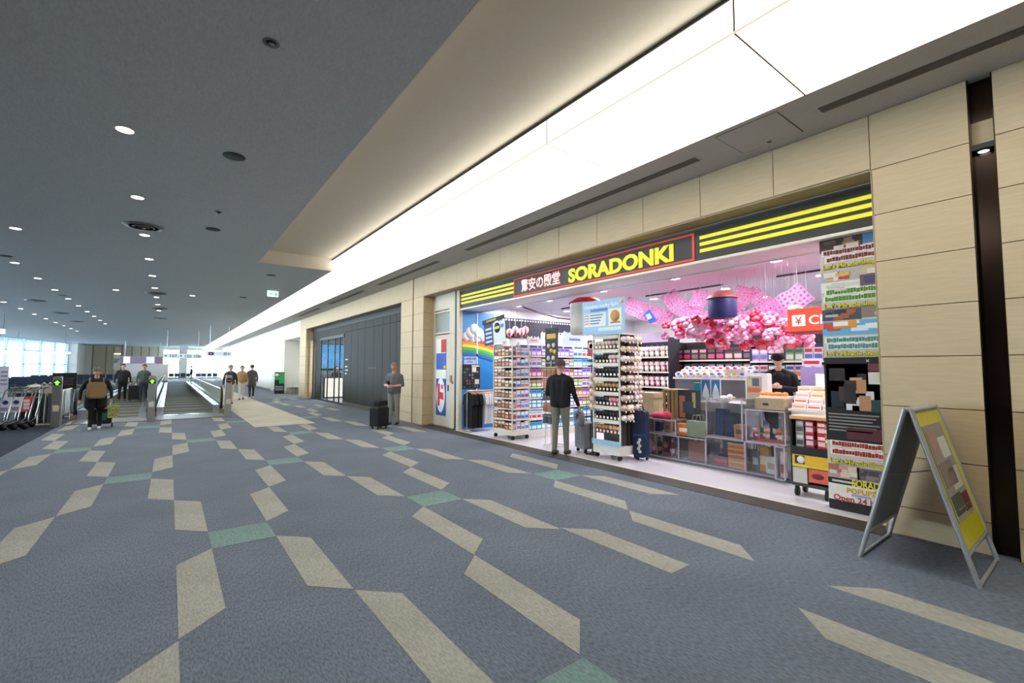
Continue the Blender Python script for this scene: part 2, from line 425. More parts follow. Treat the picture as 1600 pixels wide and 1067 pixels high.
for k in range(0, 8):
    downlight(-5.43, 26.8+2.6*k, 'round downlight in the far left ceiling row, %s along it' % names[k], 'far left row of downlights', False)
for x, y, lab in ((-2.42, 12.38, 'single downlight left of the middle row, nearest the left picture edge'), (-1.55, 20.25, 'single downlight between the left and middle rows'), (0.57, 20.2, 'single downlight right of the middle row')):
    downlight(x, y, lab, 'single downlights', False)
m_grille = mat('speaker_grille', '3f413d', 0.7, bump=0.4, bscale=300)
def speaker(x, y, lab):
    t = thing('ceiling_speaker', lab, 'ceiling speaker', (x, y, ZC), 0, 'ceiling speakers')
    MB().lathe([(0.115, 0.0), (0.125, -0.006), (0.125, 0.004)], n=24).build('ring', mat('grey_ring', '6c6e6c', .6), t)
    MB().lathe([(0.0001, -0.005), (0.115, -0.004), (0.115, 0.002)], n=24).build('grille', m_grille, t)
for x, y, lab in ((0.545, 6.46, 'round dark ceiling speaker nearest the cream recess edge'), (0.56, 10.17, 'round dark ceiling speaker beside the big round vent'),
                  (-3.18, 15.6, 'round dark ceiling speaker at the left picture edge'), (-3.2, 22.9, 'round dark ceiling speaker in the left downlight row'),
                  (2.2, 14.3, 'round dark ceiling speaker behind the end of the cream recess'), (2.1, 19.5, 'round dark ceiling speaker beside the exit sign')):
    speaker(x, y, lab)
def diffuser(x, y, lab):
    t = thing('round_vent', lab, 'air vent', (x, y, ZC), 0, 'round ceiling vents')
    for i, (r0, r1, d) in enumerate(((0.22, 0.31, 0.018), (0.14, 0.20, 0.028), (0.07, 0.12, 0.036))):
        MB().lathe([(r0, -d), (r1, -0.006), (r1, 0.0), (r0, -d+0.012), (r0, -d)], n=28).build('ring', mat('vent_ring_grey', '7c7f80', 0.5), t)
    MB().lathe([(0.0001, -0.04), (0.05, -0.034), (0.05, 0)], n=16).build('core', MATS['vent_ring_grey'], t)
    MB().lathe([(0.0001, -0.002), (0.3, -0.002), (0.3, 0.002)], n=28).build('throat', m_black, t)
for k, (x, y) in enumerate(((-0.48, 10.75), (-0.48, 20.3), (-0.48, 25.5), (-0.49, 30.5))):
    diffuser(x, y, 'large round ceiling vent in the middle row, %s from the camera' % names[k])
for k, y in enumerate((25.3, 30.5, 35.6)):
    diffuser(-4.3, y, 'round ceiling vent on the left side, %s along its row' % names[k])
t = thing('smoke_detector', 'small recessed dark detector in the grey ceiling near the top edge', 'detector', (0.56, 3.98, ZC))
MB().lathe([(0.04, -0.002), (0.062, -0.006), (0.062, 0.002)], n=18).build('ring', mat('grey_ring2', '77797a', .4), t)
MB().lathe([(0.0001, -0.003), (0.042, -0.002), (0.042, 0)], n=18).build('well', m_black, t)
MB().ball((0.006, 0, -0.008), (0.022, 0.012, 0.012)).build('eyeball', m_metal, t)
t = thing('sprinkler', 'small sprinkler head in the ceiling beside the big round vent', 'sprinkler', (0.56, 8.97, ZC))
MB().lathe([(0.0001, -0.03), (0.02, -0.03), (0.02, -0.012), (0.05, -0.006), (0.05, 0)], n=14).build('rosette', m_dmetal, t)
MB().lathe([(0.0001, -0.045), (0.03, -0.042), (0.03, -0.038), (0.0001, -0.036)], n=14).build('deflector', m_metal, t)
def exit_sign(x, y, z1, lab):
    t = thing('exit_sign', lab, 'exit sign', (x, y, z1))
    MB().box(-0.17, 0.17, -0.05, 0.05, -0.20, 0.0).build('housing', mat('sign_white', 'e8ecea', .5), t)
    MB().box(-0.16, 0.16, -0.056, -0.05, -0.19, -0.01).build('face', emit_mat('exit_white', 'e2fff4', 2.2), t)
    g = emit_mat('exit_green', '2fae7c', 1.2)
    MB().prism([(-0.12, -0.10), (-0.06, -0.16), (-0.06, -0.12), (0.03, -0.12), (0.03, -0.08), (-0.06, -0.08), (-0.06, -0.04)], 'y', -0.060, -0.056).build('arrow', g, t)
    MB().box(0.05, 0.13, -0.060, -0.056, -0.16, -0.05).build('doorway', g, t)
exit_sign(2.73, 17.3, ZC, 'glowing green and white exit sign under the ceiling by the light boxes')
t2 = thing('exit_sign', 'glowing exit sign at the left edge of the picture', 'exit sign', (-6.53, 32, 3.42))
MB().box(-0.17, 0.17, -0.05, 0.05, -0.24, 0.0).build('housing', mat('sign_white', 'e8ecea', .5), t2)
MB().box(-0.16, 0.16, -0.056, -0.05, -0.23, -0.01).build('face', emit_mat('exit_white', 'e2fff4', 2.2), t2)
for s in (-1, 1): MB().tube([(s*0.1, 0, 0), (s*0.1, 0, ZC-3.42)], 0.008, 6).build('rod', m_dmetal, t2)

# ------------------------------------------------ far end wall, windows, pillars
m_panel = mat('beige_panel', 'cfc4a8', 0.7, vary=0.04)
m_seam = mat('panel_seam', '8a8068', 0.8)
m_pane = glass_mat('window_glass', 'e0f4ff', 0.05)
m_frame = mat('window_frame', '9db3bd', 0.4, metal=0.3)
we = struct(MB().box(-9.2, -0.75, YEND, YEND+0.3, 0, ZC).box(6.2, 7.2, YEND, YEND+0.3, 0, ZC).box(-0.75, 6.2, YEND, YEND+0.3, 3.9, ZC)
            .box(-0.75, 6.2, YEND, YEND+0.3, 0, 0.25).build('wall_end', m_panel))
for x in (-7.5, -6.3, -5.6, -4.85, -3.9, -3.0, -2.2, -1.3): box('panel_seam', m_seam, x, x+0.10, YEND-0.02, YEND, 0, ZC, we)
box('window_lit_panel', m_white, -9.2, -7.55, YEND-0.03, YEND-0.01, 0, ZC, we)  # window light on this stretch of end wall, put into a white colour
box('light_slot', emit_mat('cove_glow', 'ffe9c8', 1.5), -5.55, -4.9, YEND-0.06, YEND-0.02, 3.2, 3.3, we)
def glazing(name, p0, p1, nb, rows, z0, z1):
    """a glass wall from p0 to p1 (on plan) with nb bays"""
    d = Vector((p1[0]-p0[0], p1[1]-p0[1], 0)); L = d.length; a = math.atan2(d.y, d.x)
    r = struct(place(name, None, None, (p0[0], p0[1], 0), (0, 0, a)))
    bw = L/nb; zs = [z0+(z1-z0)*q for q in rows]
    pm = {}
    for k in range(nb+1): MB().box(-0.05, 0.05, -0.09, 0.09, z0, z1).build('mullion', m_frame, r, (k*bw, 0, 0))
    for z in zs: MB().box(0, L, -0.06, 0.06, z-0.04, z+0.04).build('transom', m_frame, r)
    for i in range(len(zs)-1):
        me = MB().box(0.05, bw-0.05, -0.008, 0.008, zs[i]+0.04, zs[i+1]-0.04).mesh('pane', m_pane)
        for k in range(nb): place('pane', me, r, (k*bw, 0, 0))
    return r
glazing('window_1', (-9.0, 68.9), (-19.4, 16.6), 18, (0, 0.35, 0.7, 1.0), 0.65, ZC)
w1 = struct(MB().box(0, 53.3, -0.1, 0.1, 0, 0.65).build('wall_sill', mat('sill_navy', '3e4a5a', .6), None, (-9.0, 68.9, 0), (0, 0, math.atan2(16.6-68.9, -19.4+9.0))))
struct(box('wall_corner', m_white, -9.2, -8.2, 68.9, YEND, 0, ZC))
glazing('window_2', (6.2, YEND+0.15), (-0.75, YEND+0.15), 5, (0, 0.5, 1.0), 0.25, 3.9)
struct(box('wall_pillar', mat('pale_pillar', 'd5d2c8', .6), 0.9, 1.75, 70.5, 71.3, 0, ZC))
struct(box('wall_behind', m_white, -20, 9, -6.2, -6.0, 0, ZC+0.4))
struct(box('wall_left_near', m_white, -20.2, -20.0, -6.0, 16.6, 0, ZC))
# what stands outside the glass
t = thing('terminal_building', 'pale building with a dark roof edge outside the left windows', 'building', (-14.2, 104, 0))
MB().box(-3.5, 2.6, -3, 3, -1, 4.7).build('wall', mat('ext_cream', 'd8d4c6', .8), t)
MB().box(-3.8, 2.9, -3.3, 3.3, 4.1, 4.9).build('roof', mat('ext_roof', '5d7488', .8), t)
for k in range(5): MB().box(-3.2+k*1.15, -2.4+k*1.15, -3.04, -2.98, 0.6, 2.6).build('window', mat('ext_glass', '7fa5be', .2), t)
struct(box('ground_apron', mat('apron_concrete', 'bcc4c8', .9), -160, 120, 75, 300, -1.3, -1.0))
# suspended line lamp along the windows
t = thing('line_lamp', 'long straight white line lamp hanging before the left windows', 'pendant lamp', (-6.1, 48, 2.68), math.atan2(0.13, -3.7))
MB().box(0, 5.6, -0.05, 0.05, -0.06, 0.06).build('tube', emit_mat('line_glow', 'f4fbff', 3.0), t)
for x in (0.3, 2.8, 5.3): MB().tube([(x, 0, 0.06), (x, 0, ZC-2.685)], 0.008, 5).build('wire', m_dmetal, t)
# signs hanging over the walkways
m_signw = emit_mat('sign_glow', 'd8f0fa', 0.55)
m_ink = mat('sign_ink', '26323a', .6)
t = thing('gate_sign', 'long white hanging sign with gate numbers 107 105 106', 'sign', (0.71, 40, 2.41))
MB().box(-1.12, 1.12, -0.06, 0.06, -0.16, 0.16).build('board', m_signw, t)
text('lettering', '107..', 0.30, m_ink, t, (-0.78, -0.066, -0.11), bold=.01)
text('lettering', '105 106', 0.30, m_ink, t, (0.08, -0.066, -0.11), bold=.01)
for x, a in ((-0.95, 0), (-0.1, PI/2)):
    MB().prism([(math.cos(a+PI+q)*r, math.sin(a+PI+q)*r) if a == 0 else (math.cos(PI/2+q)*r, math.sin(PI/2+q)*r) for q, r in ((0, .1), (2.2, .09), (3.14, .02), (-2.2, .09))], 'y', -0.066, -0.06).build('arrow', m_ink, t, (x, 0, 0))
for x in (-0.9, 0.9): MB().tube([(x, 0, 0.16), (x, 0, ZC-2.41)], 0.012, 6).build('rod', m_metal, t)
t = thing('facility_sign', 'white hanging sign with a blue and red facility symbol', 'sign', (2.45, 34, 2.46))
MB().box(-0.66, 0.66, -0.06, 0.06, -0.15, 0.15).build('board', m_signw, t)
MB().box(-0.56, -0.42, -0.068, -0.06, -0.10, 0.10).build('symbol', solid('8a3348'), t)
MB().box(-0.42, -0.28, -0.068, -0.06, -0.10, 0.10).build('symbol', solid('3c4fa0'), t)
MB().box(-0.46, -0.38, -0.072, -0.066, -0.02, 0.02).build('symbol', solid('f4f4f4'), t)
MB().box(-0.435, -0.405, -0.072, -0.066, -0.05, 0.05).build('symbol', solid('f4f4f4'), t)
MB().box(0.24, 0.42, -0.068, -0.06, -0.09, 0.09).build('symbol', solid('a9b3bd'), t)
text('symbol', '←', 0.26, m_ink, t, (0.43, -0.066, -0.08), bold=.01)
for x in (-0.5, 0.5): MB().tube([(x, 0, 0.15), (x, 0, ZC-2.46)], 0.012, 6).build('rod', m_metal, t)
t = thing('display_strip', 'long shop display strip with pale and dark segments at far end', 'sign', (-2.25, 60, 2.35))
MB().box(-1.68, 1.68, -0.1, 0.1, -0.36, 0.36).build('board', solid('c9c4d2'), t)
for x0, x1, c in ((-1.66, -1.5, '5a5c78'), (-1.5, -0.98, 'd8d4f0'), (-0.95, 0.25, '6d6a80'), (0.3, 0.95, 'cdc8e4'), (1.0, 1.66, '6b5f70')):
    MB().box(x0, x1, -0.11, -0.1, -0.33, 0.33).build('segment', emit_mat('seg_'+c, c, 0.9), t)
for x in (-1.4, 1.4): MB().tube([(x, 0, 0.36), (x, 0, ZC-2.355)], 0.015, 6).build('rod', m_metal, t)
t = thing('kiosk_wall', 'low pale partition below the display strip at the far end', 'partition', (-2.0, 61, 0))
MB().box(-1.9, 1.9, -0.1, 0.1, 0, 1.95).build('panel', mat('kiosk_pink', 'e4d6cc', .7), t)
MB().box(-1.9, 1.9, -0.14, -0.1, 0, 0.15).build('plinth', m_dmetal, t)
t = thing('notice_board', 'tall cream notice board with printed lines on the end wall', 'notice board', (-5.2, 73.5, 0))
MB().box(-0.35, 0.35, -0.05, 0.05, 1.3, 3.1).build('board', solid('efe8d8'), t)
for k in range(3): MB().box(-0.25, 0.22-0.1*k, -0.06, -0.05, 2.5-0.18*k, 2.62-0.18*k).build('print', solid('6a6252'), t)
for s in (-1, 1): MB().box(s*0.3-0.03, s*0.3+0.03, -0.03, 0.03, 0, 1.3).build('leg', m_metal, t)
t = thing('totem_board', 'pale printed totem board at the left picture edge', 'notice board', (-6.0, 30, 0), 0.2)
MB().box(-0.22, 0.22, -0.05, 0.05, 0.25, 1.65).build('board', solid('d6d2e2'), t)
for k in range(4): MB().box(-0.02, 0.18, -0.056, -0.05, 0.8+0.18*k, 0.88+0.18*k).build('print', solid('8a8aa8'), t)
MB().box(-0.25, 0.25, -0.12, 0.12, 0, 0.25).build('plinth', m_dmetal, t)

# waiting seats by the windows
m_seat = mat('navy_seat', '27354a', .6)
def bench(x, y, n, rz, lab):
    t = thing('waiting_bench', lab, 'bench', (x, y, 0), rz, 'waiting benches by the windows')
    for k in range(n):
        q = (k-(n-1)/2)*0.56
        MB().rbox(q-0.25, q+0.25, -0.24, 0.24, 0.38, 0.46, 0.02).build('seat', m_seat, t)
        MB().rbox(q-0.25, q+0.25, 0.24, 0.31, 0.48, 0.92, 0.04).build('backrest', m_seat, t)
    MB().box(-n*0.28, n*0.28, -0.03, 0.03, 0.33, 0.38).build('beam', m_metal, t)
    for s in (-1, 1): MB().box(s*n*0.2-0.03, s*n*0.2+0.03, -0.22, 0.22, 0, 0.34).build('leg', m_metal, t)
for k, (x, y) in enumerate(((-7.2, 42), (-6.7, 45.5), (-6.6, 49.5), (-6.2, 54), (-8.6, 48), (-8.0, 57), (-5.4, 58))):
    bench(x, y, 6, 0.18, 'row of dark blue waiting seats by the left windows, %s row from the hall' % names[k])
for k, (x, y) in enumerate(((1.0, 66), (3.6, 66))):
    bench(x, y, 4, 0, 'row of dark waiting seats at the far end, %s of the two' % ('left', 'right')[k])

# ------------------------------------------------ moving walkways
m_pallet = mat('walkway_pallet', '40463f', 0.7, metal=0.0, vary=0.15, scale=8, stretch=(40, 1, 1))
m_refl = mat('painted_reflection', 'c4c8a4', 0.6)  # pale stripes painted across the treads in place of light reflections
m_belt = mat('handrail_rubber', '15171a', 0.4)
m_bal = glass_mat('balustrade_glass', 'd6e6e0', 0.10)
m_skirt = mat('skirt_steel', 'c9d2d8', 0.18, metal=0.9)
def walkway(x0, x1, y0, y1, lab):
    t = thing('moving_walkway', lab, 'moving walkway', ((x0+x1)/2, y0, 0))
    W = (x1-x0)/2; L = y1-y0; wi = W-0.28
    MB().box(-W+0.02, W-0.02, -1.6, 0, -0.01, 0.012).build('landing_plate', mat('landing_steel', '8b9098', .35, metal=.7, vary=.12, scale=60), t)
    MB().box(-wi, wi, -0.22, 0.0, 0.012, 0.02).build('comb_plate', m_skirt, t)
    pal = MB().box(-wi, wi, 0.012, 0.388, 0.0, 0.022).mesh('pallet', m_pallet); ln = MB().box(-wi, wi, 0.0, 0.09, 0.018, 0.0226).mesh('painted_reflection', m_refl)
    for k in range(28):
        place('pallet', pal, t, (0, 0.4*k, 0))
        if k % 4 == 1: place('painted_reflection', ln, t, (0, 0.4*k+.15, 0))
    MB().box(-wi, wi, 11.2, L, 0.0, 0.022).build('pallet_run', m_pallet, t)
    for s in (-1, 1):
        xi = s*(W-0.04)
        sk = MB()
        a, b = sorted((s*wi, s*(W-0.09)))
        sk.box(a, b, -0.25, L, 0.0, 0.30).build('skirt', m_skirt, t)
        a, b = sorted((s*(W-0.09), s*(W+0.06)))
        MB().box(a, b, -0.3, L, 0.0, 0.16).build('outer_deck', mat('deck_brown', '8a7d63', .5, metal=.3), t)
        # glass sheets
        nsh = 8; sl = (L-0.1)/nsh
        gm = MB().box(-0.008, 0.008, 0.01, sl-0.01, 0.16, 0.84).mesh('glass_sheet', m_bal)
        for k in range(nsh): place('glass_sheet', gm, t, (xi, 0.1+k*sl, 0))
        arc = [(xi, -0.25+0.36*(1-math.sin(q))-0.12, 0.55-0.36*math.cos(q)+0.0) for q in [PI*0.1*k for k in range(0, 11)]]
        arc = [(p[0], p[1], 0.19+(p[2]-0.19)) for p in arc]
        MB().tube(arc + [(xi, L, 0.91)], 0.04, 8).build('handrail', m_belt, t)
        MB().box(xi-0.05, xi+0.05, -0.22, 0.2, 0.13, 0.26).build('newel_box', m_belt, t)
    MB().box(-W, W, -1.78, -1.62, -0.004, 0.008).build('tactile_base', m_dmetal, t)
    st = MB()
    for k in range(26): st.cbox(-W+0.05+k*(2*W-0.1)/25, -1.7, 0.012, 0.035, 0.05, 0.012)
    tag(st.build('tactile_studs', solid('c9c49a'), t), kind='stuff')
    return t
walkway(-0.39, 1.53, 19.25, 51, 'moving walkway with glass sides and steel skirts, the one on the right')
walkway(-2.28, -0.47, 19.25, 51, 'moving walkway with people riding it, the one on the left')
def gate_post(x, y, h, arrow, lab):
    t = thing('walkway_post', lab, 'post', (x, y, 0), 0, 'steel posts at the walkway entrance')
    MB().rbox(-0.09, 0.09, -0.07, 0.07, 0, h, 0.03).build('column', m_metal, t)
    MB().lathe([(0.085, -0.012), (0.085, 0.0), (0.0001, 0.0)], (0, -0.072, h-0.17), 20, 'y').build('display', m_black, t)
    if arrow:
        MB().prism([(-0.025, -0.06), (0.025, -0.06), (0.025, 0.0), (0.065, 0.0), (0.0, 0.065), (-0.065, 0.0), (-0.025, 0.0)], 'y', -0.092, -0.085).build('arrow', emit_mat('arrow_green', '7dff3c', 1.6), t, (0, 0, h-0.17))
    else:
        MB().box(-0.05, 0.05, -0.092, -0.085, -0.012, 0.012).build('bar', emit_mat('bar_red', 'c8543c', .8), t, (0, 0, h-0.17))
    MB().box(-0.06, 0.06, -0.078, -0.07, 0.42, 0.58).build('sticker', solid('d9d2c4'), t)
gate_post(-2.40, 17.2, 1.35, True, 'steel post with a green arrow beside the parked luggage carts')
gate_post(-0.40, 17.4, 1.35, True, 'steel post with a green arrow between the two moving walkways')
gate_post(1.56, 17.5, 1.35, False, 'steel post at the right side of the walkway entrance')
# barrier and black board beside the left walkway
t = thing('steel_barrier', 'stainless barrier with upright bars beside the left walkway', 'barrier', (-2.38, 18.6, 0), PI/2)
MB().tube([(-0.75, 0, 0.0), (-0.75, 0, 0.85), (-0.68, 0, 0.95), (0.68, 0, 0.95), (0.75, 0, 0.85), (0.75, 0, 0)], 0.025, 8).build('frame', m_metal, t)
MB().tube([(-0.75, 0, 0.25), (0.75, 0, 0.25)], 0.015, 6).build('rail', m_metal, t)
for k in range(6): MB().tube([(-0.55+0.22*k, 0, 0.25), (-0.55+0.22*k, 0, 0.95)], 0.014, 6).build('bar', m_metal, t)
t = thing('black_board', 'black information board standing behind the left steel post', 'sign', (-2.66, 20.2, 0))
MB().box(-0.28, 0.28, -0.03, 0.03, 0.9, 1.42).build('panel', m_black, t)
for k in range(3): MB().box(-0.14, 0.2, -0.036, -0.03, 1.05+0.09*k, 1.07+0.09*k).build('print', solid('55595c'), t)
MB().box(-0.03, 0.03, -0.03, 0.03, 0.0, 0.9).box(-0.22, 0.22, -0.12, 0.12, 0, 0.03).build('stand', m_dmetal, t)

# ------------------------------------------------ parked luggage carts
m_wire = mat('cart_tube', 'a7a8a4', 0.3, metal=0.85)
def cart(x, y, rz, kind, lab):
    t = thing('luggage_cart', lab, 'luggage cart', (x, y, 0), rz, 'parked luggage carts')
    # runs along local x (front at +x)
    for s in (-1, 1):
        MB().tube([(-0.45, s*0.26, 0.62), (-0.40, s*0.26, 0.24), (-0.30, s*0.26, 0.16), (0.48, s*0.20, 0.15), (0.55, s*0.16, 0.17)], 0.016, 6).build('side_tube', m_wire, t)
        MB().tube([(-0.40, s*0.26, 0.3), (-0.52, s*0.27, 1.0), (-0.60, s*0.26, 1.06)], 0.016, 6).build('upright', m_wire, t)
        MB().lathe([(0.0001, -0.02), (0.07, -0.02), (0.07, 0.02), (0.0001, 0.02)], (-0.33, s*0.25, 0.07), 14, 'y').build('rear_wheel', m_black, t)
    MB().lathe([(0.0001, -0.02), (0.06, -0.02), (0.06, 0.02), (0.0001, 0.02)], (0.46, 0, 0.06), 14, 'y').build('front_wheel', m_black, t)
    MB().tube([(0.55, -0.16, 0.17), (0.55, 0.16, 0.17)], 0.016, 6).build('nose_tube', m_wire, t)
    for k in range(4): MB().tube([(-0.2+0.2*k, -0.22, 0.155), (-0.2+0.2*k, 0.22, 0.155)], 0.01, 5).build('deck_bar', m_wire, t)
    MB().tube([(-0.60, -0.28, 1.06), (-0.60, 0.28, 1.06)], 0.02, 8).build('handle', m_black, t)
    MB().tube([(-0.50, -0.25, 0.80), (-0.30, -0.23, 0.78), (-0.30, 0.23, 0.78), (-0.50, 0.25, 0.80)], 0.008, 5).tube([(-0.46, -0.25, 0.92), (-0.26, -0.23, 0.95), (-0.26, 0.23, 0.95), (-0.46, 0.25, 0.92)], 0.008, 5).build('basket', m_wire, t)
    c1, c2 = {'ring': ('e6e6ee', '3b46a0'), 'red': ('c9595c', 'f0e8e8'), 'blue': ('5f93c8', 'd790a8')}[kind]
    p = MB().prism([(-0.12, -0.28), (0.06, -0.28), (0.12, 0.1), (-0.06, 0.1)], 'x', -0.012, 0.012).build('advert_panel', solid(c1), t, (-0.36, 0.30, 0.74), (0, 0, PI/2))
    if kind == 'ring':
        MB().lathe([(0.03, 0.013), (0.055, 0.013), (0.055, 0.018), (0.03, 0.018), (0.03, 0.013)], (0, 0, -0.03), 18, 'x').build('ring_mark', solid(c2), p)
        MB().box(0.012, 0.016, -0.09, 0.05, -0.24, -0.15).build('print', solid('9a9aac'), p)
    elif kind == 'red':
        for k in range(3): MB().box(0.012, 0.016, -0.06, 0.05, -0.22+0.09*k, -0.15+0.09*k).build('print', solid(c2), p)
    else:
        MB().box(0.012, 0.016, 0.0, 0.05, -0.26, 0.09).build('print', solid(c2), p)
for k, (kind, lab) in enumerate((('red', 'parked luggage cart with a red advert panel, first of the row'), ('ring', 'parked luggage cart with a blue ring on white, second of row'),
                                 ('ring', 'parked luggage cart with a blue ring on white, third of row'), ('blue', 'parked luggage cart with a blue and pink advert panel'))):
    cart(-3.24-0.185*k, 17.25-0.02*k, PI-0.08, kind, lab)
t = thing('tarp_bundle', 'crumpled pale bag lying on the carts behind', 'bag', (-2.98, 18.2, 0))
MB().ball((0, 0, 1.0), (0.22, 0.16, 0.12), 12, 8).build('sack', mat('crumpled_plastic', 'b9b6a8', .5, bump=.8, bscale=30), t)
MB().tube([(-0.05, 0, 1.1), (0, 0, 1.16), (0.05, 0, 1.1)], 0.012, 6).build('tie', solid('8f8c80'), t)
MB().box(-0.3, 0.3, -0.25, 0.25, 0, 0.9).build('dark_crate', mat('dark_crate', '22252c', .7), t)
t = thing('stanchion_cart', 'tall empty cart frame with two loops beside the green arrow post', 'cart', (-2.68, 17.75, 0))
for s in (-1, 1): MB().tube([(s*0.06-0.09, 0, 0), (s*0.06-0.07, 0, 1.1), (s*0.06, 0, 1.17), (s*0.06+0.07, 0, 1.1), (s*0.06+0.07, 0, 0.8)], 0.018, 6).build('loop', m_wire, t)
MB().box(-0.14, 0.14, -0.02, 0.02, 0.88, 1.1).build('plate', solid('b6b2a4'), t)
MB().tube([(-0.2, -0.2, 0.04), (0.2, -0.2, 0.04), (0.2, 0.2, 0.04), (-0.2, 0.2, 0.04), (-0.2, -0.2, 0.04)], 0.02, 6).build('base', m_wire, t)

# ------------------------------------------------ dark glass shop front
XS = 6.02
m_grey = mat('graphite_panel', '3c3c3a', 0.55, metal=0.0, spec=0.12, vary=0.05, scale=6, stretch=(1, 1, 6))
sf = thing('dark_shopfront', 'dark grey metal shop front with sliding glass doors', 'shop front', (XS, 0, 0))
edges = [13.32, 13.98, 14.45, 14.98, 15.68, 16.55, 17.5, 18.33, 19.15, 20.12]
for a, b in zip(edges[:-1], edges[1:]):
    MB().box(0, 0.05, a+0.008, b-0.008, 0.16, 3.12).build('panel', m_grey, sf)
    MB().box(0, 0.05, a+0.008, b-0.008, 3.14, 3.42).build('transom_panel', m_grey, sf)
MB().box(0.02, 0.08, 20.12, 25.58, 3.06, 3.42).build('transom_panel', m_grey, sf)
MB().box(-0.03, 0.0, 13.32, 20.1, 0.0, 0.15).build('plinth', mat('plinth_bronze', '5c564a', .5), sf)
MB().box(-0.02, 0.14, 13.32, 25.58, 3.42, ZL-0.01).build('header', m_black, sf)
MB().box(0.05, 0.09, 13.32, 20.1, 0, 3.42).build('backing', m_black, sf)
m_dframe = mat('dark_door_frame', '3f3e38', 0.35, metal=0.5)
for y in (20.15, 20.8, 21.55, 22.7, 23.9, 24.95, 25.4):
    MB().box(-0.012, 0.03, y-0.035, y+0.035, 0.0, 3.06).build('door_stile', m_dframe, sf)
MB().box(-0.04, 0.06, 20.1, 24.0, 2.94, 3.06).build('door_head', m_dframe, sf)
MB().box(-0.04, 0.06, 20.1, 25.5, 0.0, 0.07).build('door_sill', m_dframe, sf)
m_sg = glass_mat('shopfront_glass', 'd4dadc', 0.03, 0.03, 0.1, 0.12)
for a, b in ((20.2, 20.75), (20.85, 21.5), (21.6, 22.65), (22.75, 23.85)):
    MB().box(0.005, 0.015, a, b, 0.07, 2.94).build('door_glass', m_sg, sf)
MB().box(0.005, 0.03, 24.0, 24.9, 0.07, 3.06).build('side_panel', m_grey, sf)
MB().box(0.005, 0.015, 25.0, 25.35, 0.07, 3.06).build('side_glass', m_sg, sf)
for k, (y, z, wd) in enumerate(((19.95, 1.92, .35), (19.95, 1.62, .3), (19.95, 1.47, .4), (19.95, 1.32, .25))):
    MB().box(-0.004, 0.0, y-wd, y, z, z+0.05).build('print', solid('c8ccce'), sf)
MB().box(-0.004, 0.0, 16.2, 17.1, 1.55, 1.62).build('print', solid('33363a'), sf)
# room behind the glass doors
struct(box('floor_lounge', mat('lounge_floor', '8d8f90', .3), XS+0.1, 10.5, 19.5, 26, -0.1, 0.004))
struct(MB().box(10.5, 10.6, 19.5, 26, 0, 3.5).box(XS+0.1, 10.5, 19.4, 19.5, 0, 3.5).box(XS+0.1, 10.5, 26, 26.1, 0, 3.5).build('wall_lounge', mat('lounge_wall', '6e7276', .7)))
struct(box('ceiling_lounge', mat('lounge_ceiling', '7a7a78', .8), XS+0.1, 10.5, 19.5, 26, 3.45, 3.5))
t = thing('reception_counter', 'white lit reception counter behind the dark glass doors', 'counter', (7.35, 24.7, 0), 0)
for k in range(4): MB().box(-.9+.45*k+0.01, -.46+.45*k, 0, 0.03, 0.08, 1.05).build('front_panel', emit_mat('counter_glow', 'fbf6ea', 0.9), t)
MB().box(-.92, .92, -0.05, 0.5, 1.05, 1.1).build('top', m_black, t)
MB().box(-.88, .88, 0.03, 0.45, 0, 1.05).build('body', m_dmetal, t)
ld = bpy.data.lights.new('lounge_lamp', 'AREA'); ld.shape = 'DISK'; ld.size = 0.5; ld.energy = 160  # added fill that brightens the lounge; it has no fitting
place('added_fill', ld, t, (0.3, -0.9, 3.40))
t = thing('blue_screen', 'glowing blue wall screen above the reception counter', 'screen', (7.75, 25.95, 0), 0)
MB().box(-1.3, 1.3, -0.02, 0.04, 1.5, 2.9).build('frame', m_black, t)
MB().box(-1.25, 1.25, -0.03, -0.02, 1.55, 2.85).build('display', emit_mat('blue_glow', '4f93c8', 1.0), t)
t = thing('lounge_lamp', 'small bright round lamp behind the dark glass doors', 'lamp', (7.55, 24.3, 0))
MB().ball((0, 0, 2.0), 0.09).build('bulb', emit_mat('bulb_glow', 'eaf4ff', 8), t)
MB().tube([(0, 0, 2.08), (0, 0, 3.45)], 0.01, 6).build('cord', m_black, t)

# alcove chairs, bin and standee past the dark shop front
m_chair = mat('pale_chair', 'b9b8b4', .5)
t = thing('alcove_chair', 'pale chair with thin metal legs in the white alcove', 'chair', (6.1, 29.7, 0), -0.6)
MB().rbox(-0.22, 0.22, -0.22, 0.22, 0.43, 0.47, 0.015).build('seat', m_chair, t)
MB().rbox(-0.22, 0.22, 0.2, 0.23, 0.5, 0.85, 0.03).build('backrest', m_chair, t)
for sx in (-1, 1):
    for sy in (-1, 1): MB().tube([(sx*0.18, sy*0.18, 0.43), (sx*0.22, sy*0.22, 0)], 0.012, 6).build('leg', m_metal, t)
t = thing('alcove_bin', 'low taupe box standing on the floor beside the alcove chair', 'bin', (6.1, 30.6, 0))
MB().rbox(-0.3, 0.3, -0.2, 0.2, 0, 0.38, 0.03).build('body', mat('taupe_box', '938a78', .6), t)
MB().box(-0.2, 0.2, -0.21, -0.2, 0.30, 0.34).build('slot', m_black, t)
t = thing('standee', 'green and black advertising standee by the white wall', 'standee', (5.42, 31.0, 0), -0.15)
MB().box(-0.27, 0.27, -0.015, 0.015, 0.02, 1.32).build('board', solid('141614'), t)
MB().box(-0.02, 0.26, -0.02, -0.015, 0.62, 1.28).build('print', solid('2f9a54'), t)
MB().box(-0.26, 0.02, -0.02, -0.015, 0.85, 1.02).build('print', solid('2f9a54'), t)
MB().lathe([(0.0001, -0.024), (0.11, -0.024), (0.11, -0.016)], (-0.14, 0, 1.15), 16, 'y').build('print', solid('ecd2c4'), t)
